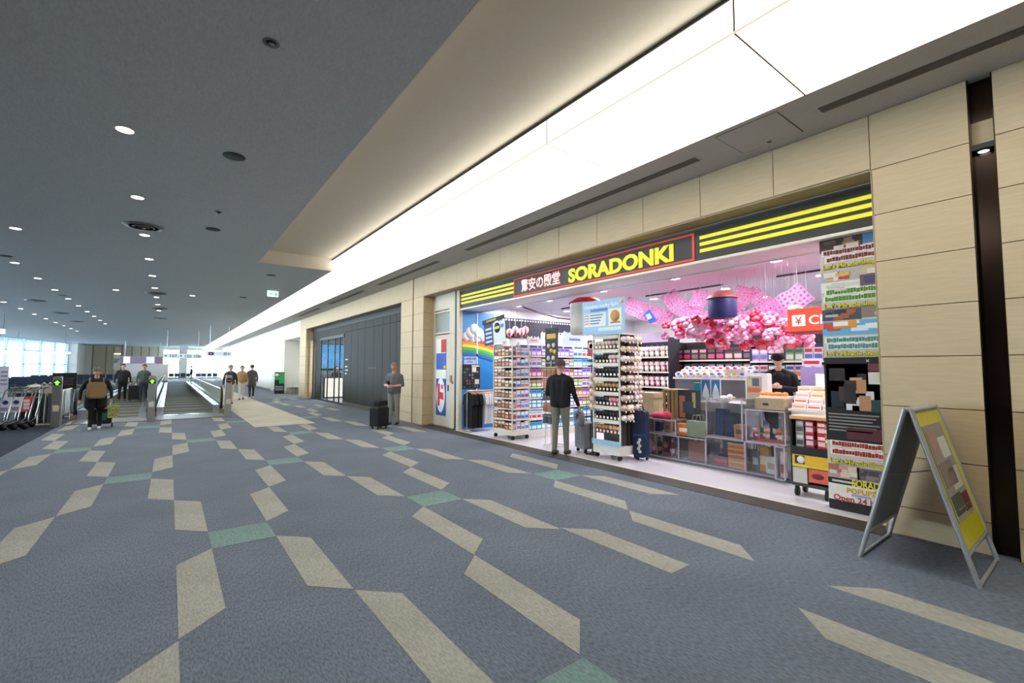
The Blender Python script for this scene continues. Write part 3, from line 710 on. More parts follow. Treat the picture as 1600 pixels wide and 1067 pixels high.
MB().box(-0.24, -0.06, -0.026, -0.02, 1.24, 1.31).build('print', solid('141614'), t)
for k in range(3): MB().box(-0.22, 0.2, -0.02, -0.015, 0.42-0.1*k, 0.45-0.1*k).build('print', solid('d6d6d0'), t)
MB().box(-0.27, 0.27, -0.1, 0.15, 0, 0.03).build('foot', m_black, t)

# ================================================================== THE SOUVENIR SHOP
m_shopc = mat('shop_ceiling_white', 'c2c0ca', 0.75, vary=0.03, scale=1.2)
m_shopw = mat('shop_wall_white', 'd9d5d6', 0.8)
SX, SZ = 6.0, 3.25
struct(box('ceiling_shop', m_shopc, 6.66, 13.2, -1.2, 10.4, SZ, SZ+0.08))
struct(box('wall_shop_back', m_shopw, 13.1, 13.3, -1.2, 10.4, 0, SZ))
struct(box('wall_shop_left', m_shopw, 6.05, 13.2, 10.25, 10.4, 0, SZ))
struct(box('wall_shop_right', m_shopw, 6.0, 13.2, -1.4, -1.2, 0, SZ))
struct(MB().box(SX, 6.62, 1.44, 10.25, 3.10, 3.125).box(6.62, 6.66, 1.44, 10.25, 3.08, 3.4).build('trim_3', mat('fascia_underside', 'd4d0d2', .5)))
struct(box('trim_4', mat('fascia_lip', 'efe9d6', .4), SX-0.025, SX+0.02, 1.44, 10.25, 3.095, 3.13))
for y in (2.4, 5.2, 8.0): struct(box('trim_%d' % int(10+y), mat('shop_track', '3a3a40', .5), 8.6, 8.64, y-0.6, y+1.2, SZ-0.03, SZ))
# ceiling lamps of the shop
m_sl = emit_mat('shop_lamp_glow', 'fdf6ff', 9.0)
sl_disc = MB().lathe([(0.0001, -0.004), (0.085, -0.004), (0.085, 0.002)], n=20).mesh('lens', m_sl)
for i, x in enumerate((7.4, 9.2, 11.0)):
    for j, y in enumerate((1.35, 3.1, 4.85, 6.6, 8.35, 9.6)):
        t = thing('shop_downlight', 'bright round downlight in the shop ceiling, %s row from the hall, %s from the poster' % (('front', 'middle', 'back')[i], ordn[j]), 'downlight', (x, y, SZ), 0, 'downlights of the shop')
        place('ring', dl_ring, t); place('lens', sl_disc, t)
        ld = bpy.data.lights.new('shop_lamp', 'AREA'); ld.shape = 'DISK'; ld.size = 0.16; ld.energy = SHOP_LAMP_W; ld.color = (0.98, 0.95, 1.0)
        place('lamp', ld, t, (0, 0, -0.015))

# fascia sign
m_signb = mat('sign_black', '34332b', 0.45, vary=0.04)
m_signy = mat('sign_yellow', 'e8e02a', 0.5, emit=0.25)
m_signr = mat('sign_red', 'd8492f', 0.5, emit=0.15)
fs = thing('shop_sign', 'long black shop sign with yellow stripes and SORADONKI lettering', 'sign', (SX, 10.22, 3.13), FC)
LEN = 10.22-1.44
MB().box(0, LEN, 0, 0.06, 0, 0.45).build('board', m_signb, fs)
MB().box(0, LEN, 0.03, 0.09, 0.45, 0.5).build('top_rail', m_dmetal, fs)
def fy(y): return 10.22-y
for z in (0.115, 0.21, 0.305):
    MB().box(0.03, fy(7.93), -0.006, 0.0, z, z+0.048).build('stripe', m_signy, fs)
    MB().box(fy(3.52), LEN, -0.006, 0.0, z, z+0.048).build('stripe', m_signy, fs)
a, b = fy(7.92), fy(3.6)
for q in ((a, b, 0.018, 0.05), (a, b, 0.39, 0.422)): MB().box(q[0], q[1], -0.012, 0.0, q[2], q[3]).build('red_frame', m_signr, fs)
for q in (a, b-0.035): MB().box(q, q+0.035, -0.0125, 0.0, 0.019, 0.421).build('red_frame', m_signr, fs)
text('lettering', 'SORADONKI', 0.34, m_signy, fs, (fy(6.20), -0.008, 0.092), bold=.045, width=2.26, ext=.006)
m_kw = mat('sign_white_letter', 'f2e6e0', .5, emit=.25)
text('lettering_outline', '驚安の殿堂', 0.27, m_signr, fs, (fy(7.66), -0.004, 0.125), bold=.035, width=1.24, ext=.003)
text('lettering', '驚安の殿堂', 0.27, m_kw, fs, (fy(7.65), -0.010, 0.127), bold=.012, width=1.21, ext=.003)
struct(box('wall_leak_seal', m_shopw, 6.2, 6.3, 10.42, 13.3, 0, ZC))  # unseen backing added behind the door to stop light leaking through
struct(box('trim_5', mat('jamb_cream', 'd5cdb8', .6), 5.96, 6.06, 10.22, 10.36, 0, 3.62))
struct(box('trim_6', m_dmetal, 5.945, 5.975, 10.36, 10.42, 0, 3.62))

# cream service door beside the shop
d1 = struct(MB().box(5.99, 6.06, 10.42, 11.74, 0.02, 2.5).box(5.99, 6.06, 10.42, 11.74, 3.2, 3.62).box(5.99, 6.06, 10.42, 10.72, 2.5, 3.2).box(5.99, 6.06, 11.62, 11.74, 2.5, 3.2).build('door_1', mat('cream_door', 'd3cab6', .6)))
box('jamb', MATS['cream_door'], 5.965, 5.99, 10.42, 10.74, 0.02, 3.62, d1)
box('threshold', m_dmetal, 5.86, 6.06, 10.4, 11.74, -0.01, 0.02, d1)
f = box('transom_window', mat('obscured_glass', '98a19c', .25, vary=.1, scale=2), 6.02, 6.03, 10.74, 11.6, 2.58, 3.12, d1)
for z0, z1 in ((2.54, 2.58), (3.12, 3.16)): box('window_bead', MATS['cream_door'], 5.975, 6.0, 10.72, 11.64, z0, z1, d1)
box('lock', m_dmetal, 5.97, 5.99, 10.80, 10.84, 0.98, 1.14, d1)
t = thing('door_intercom', 'small grey handset with a red label on the cream door jamb', 'intercom', (5.965, 10.6, 1.3), FC)
MB().rbox(-0.05, 0.03, -0.035, 0, -0.08, 0.10, 0.01).build('body', solid('8d8a84'), t)
MB().box(0.0, 0.09, -0.02, 0, -0.12, -0.05).build('red_label', solid('b05560'), t)
ps = thing('door_poster', 'tall poster on the cream door with a red mark in a white oval', 'poster', (5.985, 11.52, 0.3), FC)
PW = 0.58
MB().box(0, PW, -0.004, 0, 0, 2.1).build('sheet', solid('f0eee8'), ps)
MB().box(0.02, PW, -0.008, -0.004, 0.0, 1.0).build('blue_field', solid('1f4fae'), ps)
MB().box(0.02, PW, -0.008, -0.004, 1.25, 1.7).build('blue_field', solid('2a5cb8'), ps)
MB().box(0.3, PW, -0.008, -0.004, 1.72, 2.08).build('red_field', solid('c4282f'), ps)
MB().box(0.45, PW, -0.012, -0.008, 1.28, 1.36).build('yellow_patch', solid('e6b52c'), ps)
MB().prism([(0.30+0.235*math.cos(q), 0.55+0.47*math.sin(q)) for q in [2*PI*k/28 for k in range(28)]], 'y', -0.012, -0.008).build('white_oval', solid('f4f4ef'), ps)
rd = solid('d8262c')
MB().box(0.13, 0.25, -0.016, -0.012, 0.26, 0.86).build('mark', rd, ps)
MB().prism([(0.25, 0.46), (0.46, 0.42), (0.46, 0.62), (0.25, 0.64)], 'y', -0.016, -0.012).build('mark', rd, ps)
for k in (0, 1): MB().prism([(0.31+0.085*k, 0.72), (0.365+0.085*k, 0.72), (0.375+0.085*k, 0.84), (0.32+0.085*k, 0.84)], 'y', -0.016, -0.012).build('mark', rd, ps)

# mural on the left return wall of the shop: sky, cloud, rainbow
mu = thing('sky_mural', 'blue sky mural with white cloud and rainbow on shop side wall', 'mural', (6.06, 10.24, 0))
MB().box(0, 0.44, -0.02, 0, 0.02, 3.08).build('panel', solid('3d8fcb', .4), mu)
MB().box(0.455, 1.0, -0.02, 0, 0.02, 3.08).build('panel', solid('2f7fc0', .4), mu)
MB().box(0.43, 0.465, -0.035, 0, 0.02, 3.08).build('seam_strip', solid('c9dbe6'), mu)
cl = MB()
for cx, cz, r in ((0.12, 2.42, .12), (0.25, 2.52, .16), (0.36, 2.62, .15), (0.5, 2.52, .15), (0.62, 2.42, .11), (0.3, 2.40, .13), (0.46, 2.40, .12)):
    cl.lathe([(0.0001, -0.028-.4*r*.05), (r, -0.028-.4*r*.05), (r, -0.02)], (cx, -cx*.004, cz), 18, 'y')
tag(cl.build('cloud', solid('f2f4f2'), mu), kind='stuff')
def band(z, c, k):
    pts = []
    n = 8
    up = [(0.0+1.0*i/n, z-0.16*(i/n)**2+0.02) for i in range(n+1)]
    lo = [(p[0], p[1]-0.075) for p in up][::-1]
    MB().prism(lo[::-1]+up[::-1], 'y', -0.03-0.001*k, -0.02).build('rainbow_band', solid(c), mu)
for k, c in enumerate(('d33a2c', 'e8872a', 'f0d233', '4fae4a', '2f8f63', '2a62b0')): band(2.34-0.072*k, c, k)
t = thing('open_plate', 'light purple plate reading OPEN 24 HOURS on the sky mural', 'sign', (6.10, 10.21, 1.62))
MB().box(0, 0.36, -0.012, 0, 0, 0.27).build('plate', solid('a9bfe4'), t)
ik = solid('5a4a9a')
text('lettering', '24時間営業', 0.07, ik, t, (0.18, -0.013, 0.19), ax='CENTER', ext=.002)
text('lettering', 'OPEN', 0.075, ik, t, (0.18, -0.013, 0.11), ax='CENTER', ext=.002)
text('lettering', '24 HOURS', 0.07, ik, t, (0.18, -0.013, 0.03), ax='CENTER', ext=.002)
t = thing('side_poster', 'dark photo poster with white tags below the rainbow mural', 'poster', (6.07, 10.20, 1.07))
MB().box(0, 0.52, -0.008, 0, 0, 0.62).build('sheet', solid('1d1c1e'), t)
for i in range(6):
    for j in range(7):
        if rnd.random() < .75:
            c = rnd.choice(['4a4540', '6b6258', '2f3a34', '7a5448', '3a3c48', '8d8478'])
            x = 0.02+0.08*i; z = 0.02+0.075*j
            MB().box(x, x+rnd.uniform(.04, .075), -0.011, -0.008, z, z+rnd.uniform(.03, .06)).build('photo_patch', solid(c), t)
for x, z in ((0.27, 0.42), (0.36, 0.1)): MB().box(x, x+.13, -0.013, -0.008, z, z+.13).build('photo_patch', solid('d9d6cc'), t)
MB().box(0.26, 0.5, -0.012, -0.008, 0.56, 0.6).build('print', solid('d8d4c8'), t)

# tall poster column at the right end of the opening
pc = thing('poster_column', 'tall printed poster column at the right end of the shop', 'poster', (6.12, 2.07, 0), FC)
MB().box(0, 1.2, 0, 0.12, 0.12, 3.115).build('panel', solid('cfc6ba'), pc)
MB().box(0, 1.2, -0.005, 0.12, 0.004, 0.12).build('plinth', m_black, pc)
def pz(y): return 3.11-0.00722*(y-375)
def patch(x0, x1, ya, yb, c, lay=0, nm='print'):
    return MB().box(x0, x1, -0.004-0.003*lay, 0.0, pz(yb), pz(ya)).build(nm, solid(c), pc)
def photo(x0, x1, ya, yb, cols):
    """a printed photograph made of colour areas"""
    patch(x0, x1, ya, yb, cols[0])
    r = random.Random(int(ya*7+x0*100))
    for k in range(7):
        w_, h_ = (x1-x0)*r.uniform(.15, .4), (yb-ya)*r.uniform(.2, .5)
        xa, yq = r.uniform(x0, x1-w_), r.uniform(ya, yb-h_)
        patch(xa, xa+w_, yq, yq+h_, r.choice(cols[1:]), 1+k*.25)
def bannerline(body, y, size, c, edge, x=0.03, wd=None):
    text('lettering_outline', body, size, solid(edge), pc, (x, -0.012, pz(y)), bold=.06, ext=.001, width=wd)
    text('lettering', body, size, solid(c), pc, (x, -0.018, pz(y)), bold=.025, ext=.001, width=wd)
photo(0, 0.42, 375, 397, ['4a3a34', 'a89070', 'd8cfc0', '6f5a48', 'c98a6a']); photo(0.42, 1.2, 366, 392, ['5f93cc', 'dfe8ee', 'cdbf9a', '8fb4dc'])
for yy, cc in ((402, '7c2436'), (413, '7c2436'), (466, '4f8a2a'), (477, '4f8a2a'), (543, '4f8a86'), (553, '4f8a86'), (706, 'a02a22'), (718, 'a02a22')):
    q = 0.02+0.015*(int(yy) % 3)
    patch(q, 1.18, yy-8.5, yy+1.5, 'f0ece0', 1)
    x = q+0.02
    r = random.Random(int(yy))
    while x < 1.12:
        w_ = r.uniform(.014, .034); patch(x, x+w_, yy-7.2+r.choice((0, 0, 1.2)), yy-r.choice((0, 0, .9)), cc, 2); x += w_+.004
for yy in (424, 488, 564, 732): bannerline("Let's Miracle Shopping", yy, 0.066, 'e6dc28', '161614', 0.03, 0.62)
photo(0, 0.38, 428, 446, ['b8b2a8', 'e0dcd4', 'c83c3c', 'd9b04a']); photo(0.38, 1.2, 424, 440, ['c8b89a', 'e2d2c0', 'b0563c', '8a7a68'])
photo(0, 0.38, 446, 462, ['e6e2da', 'cfc8bc', 'd8d4c8']); photo(0.38, 1.2, 440, 460, ['6f5660', '4a4a72', 'a8684c', 'c9a080'])
photo(0, 0.38, 490, 508, ['4f5262', 'b9b4a8', 'a8603c', '2d3040']); photo(0.38, 1.2, 488, 506, ['8d8074', 'c2b6a6', '5a5048', 'd8cfc0'])
photo(0, 0.6, 509, 532, ['6db0dc', 'e4eef2', 'e0942c', 'd0523c', 'f0f0ea']); photo(0.55, 1.2, 506, 530, ['7a9ab4', 'c4d4dc', '3c5f9a', 'd6d0c2', 'b04a4a'])
patch(0, 1.2, 567, 698, '1b1416')
photo(0.02, 0.42, 577, 646, ['27302f', '3f2c26', '1c3a3a', '6b4434', 'c99a78', '2a1d1e', '141a22']); photo(0.20, 0.52, 600, 650, ['3a2622', '241a1c', 'b9865f', 'd8dade', '1f4440'])
patch(0.42, 1.15, 590, 608, 'd9d4ca', 3); patch(0.52, 0.60, 594, 603, '2a2422', 4)
patch(0.42, 1.15, 577, 588, '70323c', 3)
t_b = patch(0.52, 0.90, 650, 675, 'd6c99c', 4); patch(0.60, 0.66, 644, 650, 'd6c99c', 4); patch(0.72, 0.75, 658, 668, '2a2422', 5)
text('lettering', '×', 0.07, solid('d9d4ca'), pc, (0.40, -0.016, pz(576)), ext=.001)
for k in range(6): patch(0.03, 0.5-0.03*(k % 3), 655+k*5, 657+k*5, '8a8680', 3)
patch(0.2, 0.55, 676, 694, '5a2630', 3)
photo(0, 0.3, 735, 754, ['c89a84', 'e2c8b4', 'a8705c', 'd8d4d0']); photo(0.28, 0.5, 736, 754, ['6c6064', '8a7c80', '4c4448']); photo(0.5, 1.2, 736, 758, ['6f9cc8', 'f0d6bc', '3a3034', 'e8e4de'])
patch(0, 1.2, 756, 765, '241a18', 1); patch(0.04, 0.28, 759, 762, 'cfc8bc', 2)
text('lettering', 'SORADONKI', 0.105, solid('e6dc28'), pc, (0.23, -0.012, pz(765)), bold=.03, ext=.001, width=.44)
patch(0, 1.2, 765, 790, 'ebe6dc', 1)
text('lettering', 'POPUP店', 0.08, solid('d9a82c'), pc, (0.18, -0.012, pz(776)), bold=.03, ext=.001, width=.30)
patch(0.22, 0.40, 777.5, 780.5, '8fa2cc', 2)
text('lettering', 'Open 24 hours', 0.085, solid('b83a44'), pc, (0.05, -0.012, pz(789.5)), bold=.02, ext=.001, width=.54)

# ------------------------------------------------ goods: templates
M_ = lambda c: solid(c, 0.45)
_cache = {}
def packet(w_, h_, d_, c1, c2, c3='f2f0ec'):
    k = ('p', w_, h_, d_, c1, c2, c3)
    if k not in _cache:
        b = MB(); b.box(-w_/2, w_/2, 0, d_, 0, h_)
        b.use(1).box(-w_*.42, w_*.42, -0.002, 0.001, h_*.18, h_*.52)
        b.use(2).box(-w_*.42, w_*.42, -0.002, 0.001, h_*.66, h_*.9)
        b.use(1).box(w_/2-0.001, w_/2+0.002, d_*.15, d_*.85, h_*.2, h_*.6)
        _cache[k] = b.mesh('packet', [M_(c1), M_(c2), M_(c3)])
    return _cache[k]
def bottle(r, h_, c1, c2):
    k = ('b', r, h_, c1, c2)
    if k not in _cache:
        b = MB(); b.lathe([(r, 0), (r, h_*.62), (r*.5, h_*.75), (r*.42, h_*.8)], (0, r, 0), 10)
        b.use(1).lathe([(r*.46, h_*.8), (r*.46, h_), (0.0001, h_)], (0, r, 0), 10)
        b.use(1).lathe([(r*1.02, h_*.2), (r*1.02, h_*.45)], (0, r, 0), 10)
        _cache[k] = b.mesh('bottle', [M_(c1), M_(c2)])
    return _cache[k]
def pouch(w_, h_, c1, c2):
    k = ('o', w_, h_, c1, c2)
    if k not in _cache:
        b = MB(); b.rbox(-w_/2, w_/2, -0.02, 0.02, -h_, 0, min(w_, h_)*.18)
        b.use(1).box(-w_*.5, w_*.5, -0.024, -0.02, -h_*.22, -h_*.17).tube([(-0.012, 0, 0), (-0.01, 0, 0.03), (0.01, 0, 0.03), (0.012, 0, 0)], 0.003, 5)
        _cache[k] = b.mesh('pouch', [M_(c1), M_(c2)])
    return _cache[k]
def plush(s, c1, c2, c3='f6efe4'):
    k = ('l', s, c1, c2, c3)
    if k not in _cache:
        b = MB(); b.ball((0, 0, -s*1.05), (s*.42, s*.36, s*.5), 8, 6)
        b.use(1).ball((0, -0.01, -s*.42), (s*.46, s*.4, s*.4), 8, 6).ball((-s*.32, 0, -s*.1), s*.15, 6, 4).ball((s*.32, 0, -s*.1), s*.15, 6, 4)
        b.use(2).box(s*.1, s*.5, -s*.45, -s*.42, -s*1.3, -s*.9)
        b.use(0).tube([(0, 0, -s*.1), (0, 0.01, s*.25)], 0.003, 5).ball((-s*.22, 0, -s*1.5), s*.15, 6, 4).ball((s*.22, 0, -s*1.5), s*.15, 6, 4)
        _cache[k] = b.mesh('plush', [M_(c1), M_(c2), M_(c3)])
    return _cache[k]
def pompom(r, c1, c2):
    k = ('m', r, c1, c2)
    if k not in _cache:
        b = MB(); b.ball((0, 0, 0), r, 10, 7); b.use(1).ball((-r*.6, -r*.1, r*.75), r*.33, 6, 4).ball((r*.6, -r*.1, r*.75), r*.33, 6, 4)
        b.use(1).ball((0, -r*.85, -r*.1), (r*.4, r*.22, r*.3), 6, 4)
        b.use(2).box(-r*.35, r*.25, -r*1.05, -r*1.0, -r*1.35, -r*.75)
        _cache[k] = b.mesh('pompom', [mat('fur_'+c1, c1, .9, bump=.6, bscale=120), M_(c2), M_('f4ead0')])
    return _cache[k]
def good(name, me, root, x, y, z, label, cat, group=None, rz=0.0):
    """place one thing for sale, given in the fixture's own frame"""
    c, s = math.cos(root.rotation_euler.z), math.sin(root.rotation_euler.z)
    o = place(name, me, None, (root.location.x+c*x-s*y, root.location.y+s*x+c*y, root.location.z+z), (0, 0, root.rotation_euler.z+rz))
    return tag(o, label, cat, group)
m_wht = mat('display_white', 'd8d4c8', .45); m_rail = mat('price_rail', 'e6dcc8', .5)
def casters(t, pts, r=0.045):
    me = MB().lathe([(0.0001, -0.015), (r, -0.015), (r, 0.015), (0.0001, 0.015)], (0, 0, r), 12, 'x').box(-0.02, 0.02, -0.02, 0.02, r*1.4, r*2.2).mesh('caster', m_black)
    for x, y in pts: place('caster', me, t, (x, y, 0))

# rack of boxed sweets and masks on casters
R1 = thing('display_rack', 'tall wheeled white rack of small boxed goods beside the hanging shirts', 'display rack', (6.33, 8.46, 0), FC)
MB().box(-0.37, 0.37, -0.25, 0.25, 0.10, 0.20).build('base', m_wht, R1)
casters(R1, [(-0.33, -0.2), (0.33, -0.2), (0.33, 0.2), (-0.33, 0.2)])
for x in (-0.36, 0.36):
    for y in (-0.24, 0.24): MB().box(x-0.012, x+0.012, y-0.012, y+0.012, 0.2, 2.12).build('post', m_wht, R1)
MB().box(-0.02, 0.02, -0.22, 0.22, 0.2, 2.1).box(-0.36, 0.36, -0.01, 0.01, 0.2, 2.1).build('core_panel', solid('8a7c70'), R1)
MB().prism([(-0.36, 1.9), (0.2, 1.9), (-0.1, 2.15), (-0.36, 2.15)], 'y', -0.22, -0.2).build('header_card', solid('9d958c'), R1)
zs1 = [0.21+0.235*k for k in range(8)]
br = [('6b3a24', 'c98a4a', 'e2c9a0'), ('8a4630', 'e0b98a', 'f0e2c8'), ('4a2a20', 'b06a3a', 'd8c0a0'), ('a8784c', '5a3424', 'ead8b8'), ('7a2a2a', 'd8a86a', 'efe0c8')]
wt = [('e8e6ee', '7a86d0', 'b8b0e0'), ('dfe6ee', '5b8fd0', 'f0d0d8'), ('d8d4e6', '7a5ab0', 'e6e0f0'), ('c4dcee', '4a74c8', 'f4f4f8'), ('ece0e4', 'c86a7a', '9ab4e0')]
for k, z in enumerate(zs1):
    MB().box(-0.36, 0.36, -0.24, 0.24, z-0.012, z).build('shelf', m_wht, R1)
    MB().box(-0.37, 0.37, -0.252, -0.244, z-0.016, z+0.012).build('price_rail', m_rail, R1)
    MB().box(0.364, 0.372, -0.24, 0.24, z-0.02, z+0.02).build('price_rail', m_rail, R1)
    for q in range(5):
        c = rnd.choice(br); h = rnd.uniform(.16, .205)
        good('sweets_box', packet(0.13, round(h, 2), 0.09, *c), R1, -0.29+0.145*q, -0.23, z,
             'small brown sweets box, %s from left, %s shelf up of the first rack' % (nth(q+1), nth(k+1)), 'box', 'brown boxes on the first rack')
    for q in range(4):
        c = wt[(k*2+q//2) % 5]; h = rnd.uniform(.16, .205)
        good('mask_packet', packet(0.10, round(h, 2), 0.06, *c), R1, 0.355, -0.17+0.115*q, z,
             'small pale packet, %s from left, %s shelf up, on the first rack side' % (nth(q+1), nth(k+1)), 'packet', 'packets on the side of the first rack', PI/2)
t = thing('rack_sign', 'tilted navy and white card with a yellow circle above the first rack', 'sign', (6.06, 8.7, 2.16), FC)
t.rotation_euler = (0.0, -0.1, FC)
p = MB().box(-0.45, 0.0, -0.012, 0, 0.0, 0.60).build('navy_card', solid('23376a'), t)
q = MB().box(-0.05, 0.42, -0.022, -0.012, 0.0, 0.5).build('white_card', solid('dfe8e4'), t)
MB().box(-0.48, 0.42, -0.03, -0.014, 0.52, 0.62).build('heading_strip', solid('171512'), t)
MB().box(-0.3, 0.1, -0.034, -0.03, 0.55, 0.59).build('print', solid('c8a23a'), t)
MB().lathe([(0.0001, -0.028), (0.12, -0.028), (0.12, -0.022)], (0.12, 0, 0.36), 22, 'y').build('print', solid('24345e'), t)
MB().box(0.01, 0.22, -0.033, -0.028, 0.33, 0.39).build('print', solid('e8cf3a'), t)
MB().box(0.26, 0.38, -0.028, -0.022, 0.34, 0.42).build('print', solid('4a8fd0'), t)
for k in range(4): MB().box(-0.38, -0.12, -0.018, -0.012, 0.06+0.1*k, 0.11+0.1*k).build('print', solid('c6cfe0'), t)
for s in (-0.3, 0.3): MB().tube([(s, 0, 0.62), (s, 0, 1.08)], 0.003, 4).build('string', solid('c0c0c0'), t)

# hanging shirts
SR = thing('clothes_rail', 'low chrome clothes rail holding shirts below the mural', 'clothes rail', (6.5, 9.86, 0))
MB().tube([(-0.5, 0, 1.02), (0.48, 0, 1.02)], 0.014, 8).build('rail', m_metal, SR)
for s in (-0.5, 0.48):
    MB().tube([(s, 0, 0.02), (s, 0, 1.02)], 0.014, 8).build('upright', m_metal, SR)
    MB().tube([(s, -0.22, 0.03), (s, 0.22, 0.03)], 0.016, 8).build('foot', m_metal, SR)
def shirt(i, n, x, c, lab, grp, wid, drop):
    t = thing('hanging_shirt', lab, 'shirt', (6.5+x, 9.86, 0), PI/2+rnd.uniform(-.12, .12)+.2, grp)
    zt = 0.98; W = wid
    out = [(-0.06, zt), (-W*.9, zt-.07), (-W*1.1, zt-.3), (-W*.85, zt-.32), (-W*.8, zt-drop), (W*.8, zt-drop+.02), (W*.85, zt-.32), (W*1.1, zt-.3), (W*.9, zt-.07), (0.06, zt)]
    b = MB(); b.prism(out[::-1], 'y', -0.022, 0.022)
    b.build('fabric', mat('cloth_'+c, c, .9, bump=.6, bscale=14, vary=.1), t)
    MB().tube([(-W*.8, 0, zt-.04), (0, 0, zt+.02), (W*.8, 0, zt-.04)], 0.012, 6).tube([(0, 0, zt+.02), (0, 0, zt+.055)], 0.004, 5).build('hanger', solid('c68a5a'), t)
    return t
for k in range(7): shirt(k, 7, -0.46+0.045*k, '121214', 'black shirt on the low rail below the mural, %s from the left' % nth(k+1), 'black shirts', .19, .88)
for k in range(6): shirt(k, 6, -0.08+0.06*k, 'e8e8ea', 'white shirt on the low rail below the mural, %s from the left' % nth(k+1), 'white shirts', .17, .80)

# gondola with light blue goods, facing along the shop front
G1 = thing('gondola', 'long shelving gondola of light blue and white packages behind the man', 'shelving', (7.95, 8.2, 0), 0)
MB().box(-1.35, 1.35, 0.36, 0.42, 0, 2.15).build('back_panel', solid('3a4a6a'), G1)
MB().box(-1.35, 1.35, 0, 0.42, 0.0, 0.14).build('plinth', m_wht, G1)
for x in (-1.35, -0.45, 0.45, 1.35): MB().box(x-0.015, x+0.015, 0.3, 0.36, 0, 2.2).build('post', m_wht, G1)
gcols = [[('57b0d6', 'e8f4f8', '2a7fb8'), ('9ad0e8', 'f4f8fa', '2f8fc8')], [('f0f0f0', 'd84a5a', '8ac4e0'), ('e4ecf0', '3a8fc0', 'd0d8e0')], [('3fa0c8', 'e6f2f6', 'f4f4f4'), ('2f88b8', 'd0eaf4', 'f8f8f8')],
         [('62bcdc', 'f4f4f4', '1f6fa8'), ('2e6fb0', 'dfeaf2', '8cc4e4')], [('7aa84a', 'e8f0d0', 'd07aa8'), ('d890b8', 'f8e8f0', '8a4a9a')], [('d07aa0', 'f4dce8', '6a4ab0'), ('c09060', 'f0e0c8', '8a5a38')], [('d8dce8', '6a7ac8', 'e88aa0'), ('4a9a7a', 'e0f0e8', 'f0c070')], [('b4a4dc', 'f0eaf8', '6a4ab8'), ('8a64c0', 'e8dcf4', 'f4f4f4')]]
for k in range(8):
    z = 0.16+0.245*k
    MB().box(-1.35, 1.35, 0.0, 0.36, z-0.015, z).build('shelf', m_wht, G1)
    MB().box(-1.35, 1.35, -0.008, 0.0, z-0.02, z+0.008).build('price_rail', m_rail, G1)
    for q in range(18):
        x = -1.28+0.151*q
        c = gcols[(k + (2 if x > 0.2 else 0)) % 8][(q//3) % 2]
        h = (0.185, 0.2, 0.21, 0.195)[(k+q//3) % 4]
        good('package', packet(0.14, h, 0.14, *c), G1, x, 0.02, z, 'small coloured package, %s from left, %s shelf up of the long gondola' % (nth(q+1), nth(k+1)), 'package', 'packages on the long gondola')
def header(x0, x1, z0, z1, y, c, cp, lab):
    t = thing('header_card', lab, 'sign', (7.95, 8.2, 0))
    n = 10; W = x1-x0
    up = [(x0+W*i/n, z1-0.08+0.07*abs(math.sin(i*PI/2.5))) for i in range(n+1)]
    MB().prism([(x0, z0), (x1, z0)]+up[::-1], 'y', y, y+0.012).build('card', solid(c), t)
    MB().box(x0+W*.3, x0+W*.8, y-0.003, y, z0+(z1-z0)*.35, z0+(z1-z0)*.5).build('print', solid(cp), t)
    for sx in (x0+.05, x1-.05): MB().box(sx-.01, sx+.01, y+.012, y+.03, 2.0, z0+.1).build('bracket', m_wht, t)
header(-1.35, -0.95, 2.16, 2.36, 0.02, 'd8dce0', 'd88a4a', 'small pale header card with an orange line on the gondola end')
header(-0.92, -0.52, 2.16, 2.48, 0.02, 'f2f4f6', '9a8ad0', 'white cloud-shaped header card on the long gondola')
header(-0.22, 0.55, 2.16, 2.52, 0.02, 'c2d4ec', '6a74c0', 'pale blue cloud-shaped header card on the gondola behind the man')
# lightbox and striped balloons on the left wall behind the gondola
t = thing('film_banner', 'dark banner edged with film-strip squares high on the left wall', 'banner', (8.6, 10.247, 0))
MB().box(-1.4, 1.6, -0.03, 0, 2.45, 3.0).build('band', solid('1c1a2a'), t)
for k in range(30): MB().box(-1.36+0.098*k, -1.31+0.098*k, -0.036, -0.03, 2.93, 2.97).build('square', solid('e8e4ee'), t)
for k, (x, z) in enumerate(((7.42, 2.56), (7.62, 2.64), (7.84, 2.6), (7.98, 2.66))):
    t = thing('striped_balloon', 'red and white striped balloon before the film banner, %s from the left' % ordn[k].replace('nearest', 'first'), 'balloon', (x, 10.0, z), 0, 'striped balloons')
    b = MB()
    for s in range(10):
        b.use(s % 2)
        vs = []
        for j in range(7):
            th = PI*j/6
            for a in (s, s+1):
                ph = 2*PI*a/10; vs.append((0.105*math.sin(th)*math.cos(ph), 0.105*math.sin(th)*math.sin(ph), 0.115*math.cos(th)))
        b.add(vs, [(2*j, 2*j+2, 2*j+3, 2*j+1) for j in range(6)], True)
    b.build('envelope', [solid('c83240'), solid('eee4e4')], t)
    MB().box(-0.03, 0.03, -0.03, 0.03, -0.17, -0.115).build('basket', solid('8a5a3a'), t)
    MB().tube([(0, 0, 0.115), (0, 0, SZ-z)], 0.003, 4).build('string', solid('c8c8c8'), t)
t = thing('white_light_box', 'bright white light box with a film-strip edge over the gondola', 'light box', (9.1, 9.6, 0))
MB().box(-0.55, 0.55, -0.04, 0.04, 2.25, 2.6).build('box', emit_mat('white_box_glow', 'f6f4fc', 1.2), t)
for k in range(11): MB().box(-0.52+0.1*k, -0.47+0.1*k, -0.05, -0.04, 2.54, 2.59).build('square', m_black, t)
for s in (-.5, .5): MB().tube([(s, 0, 2.6), (s, 0, SZ)], 0.006, 5).build('rod', m_metal, t)
t = thing('track_swag', 'dark curved cable swag under the shop ceiling above the gondola', 'cable', (7.2, 8.8, 0))
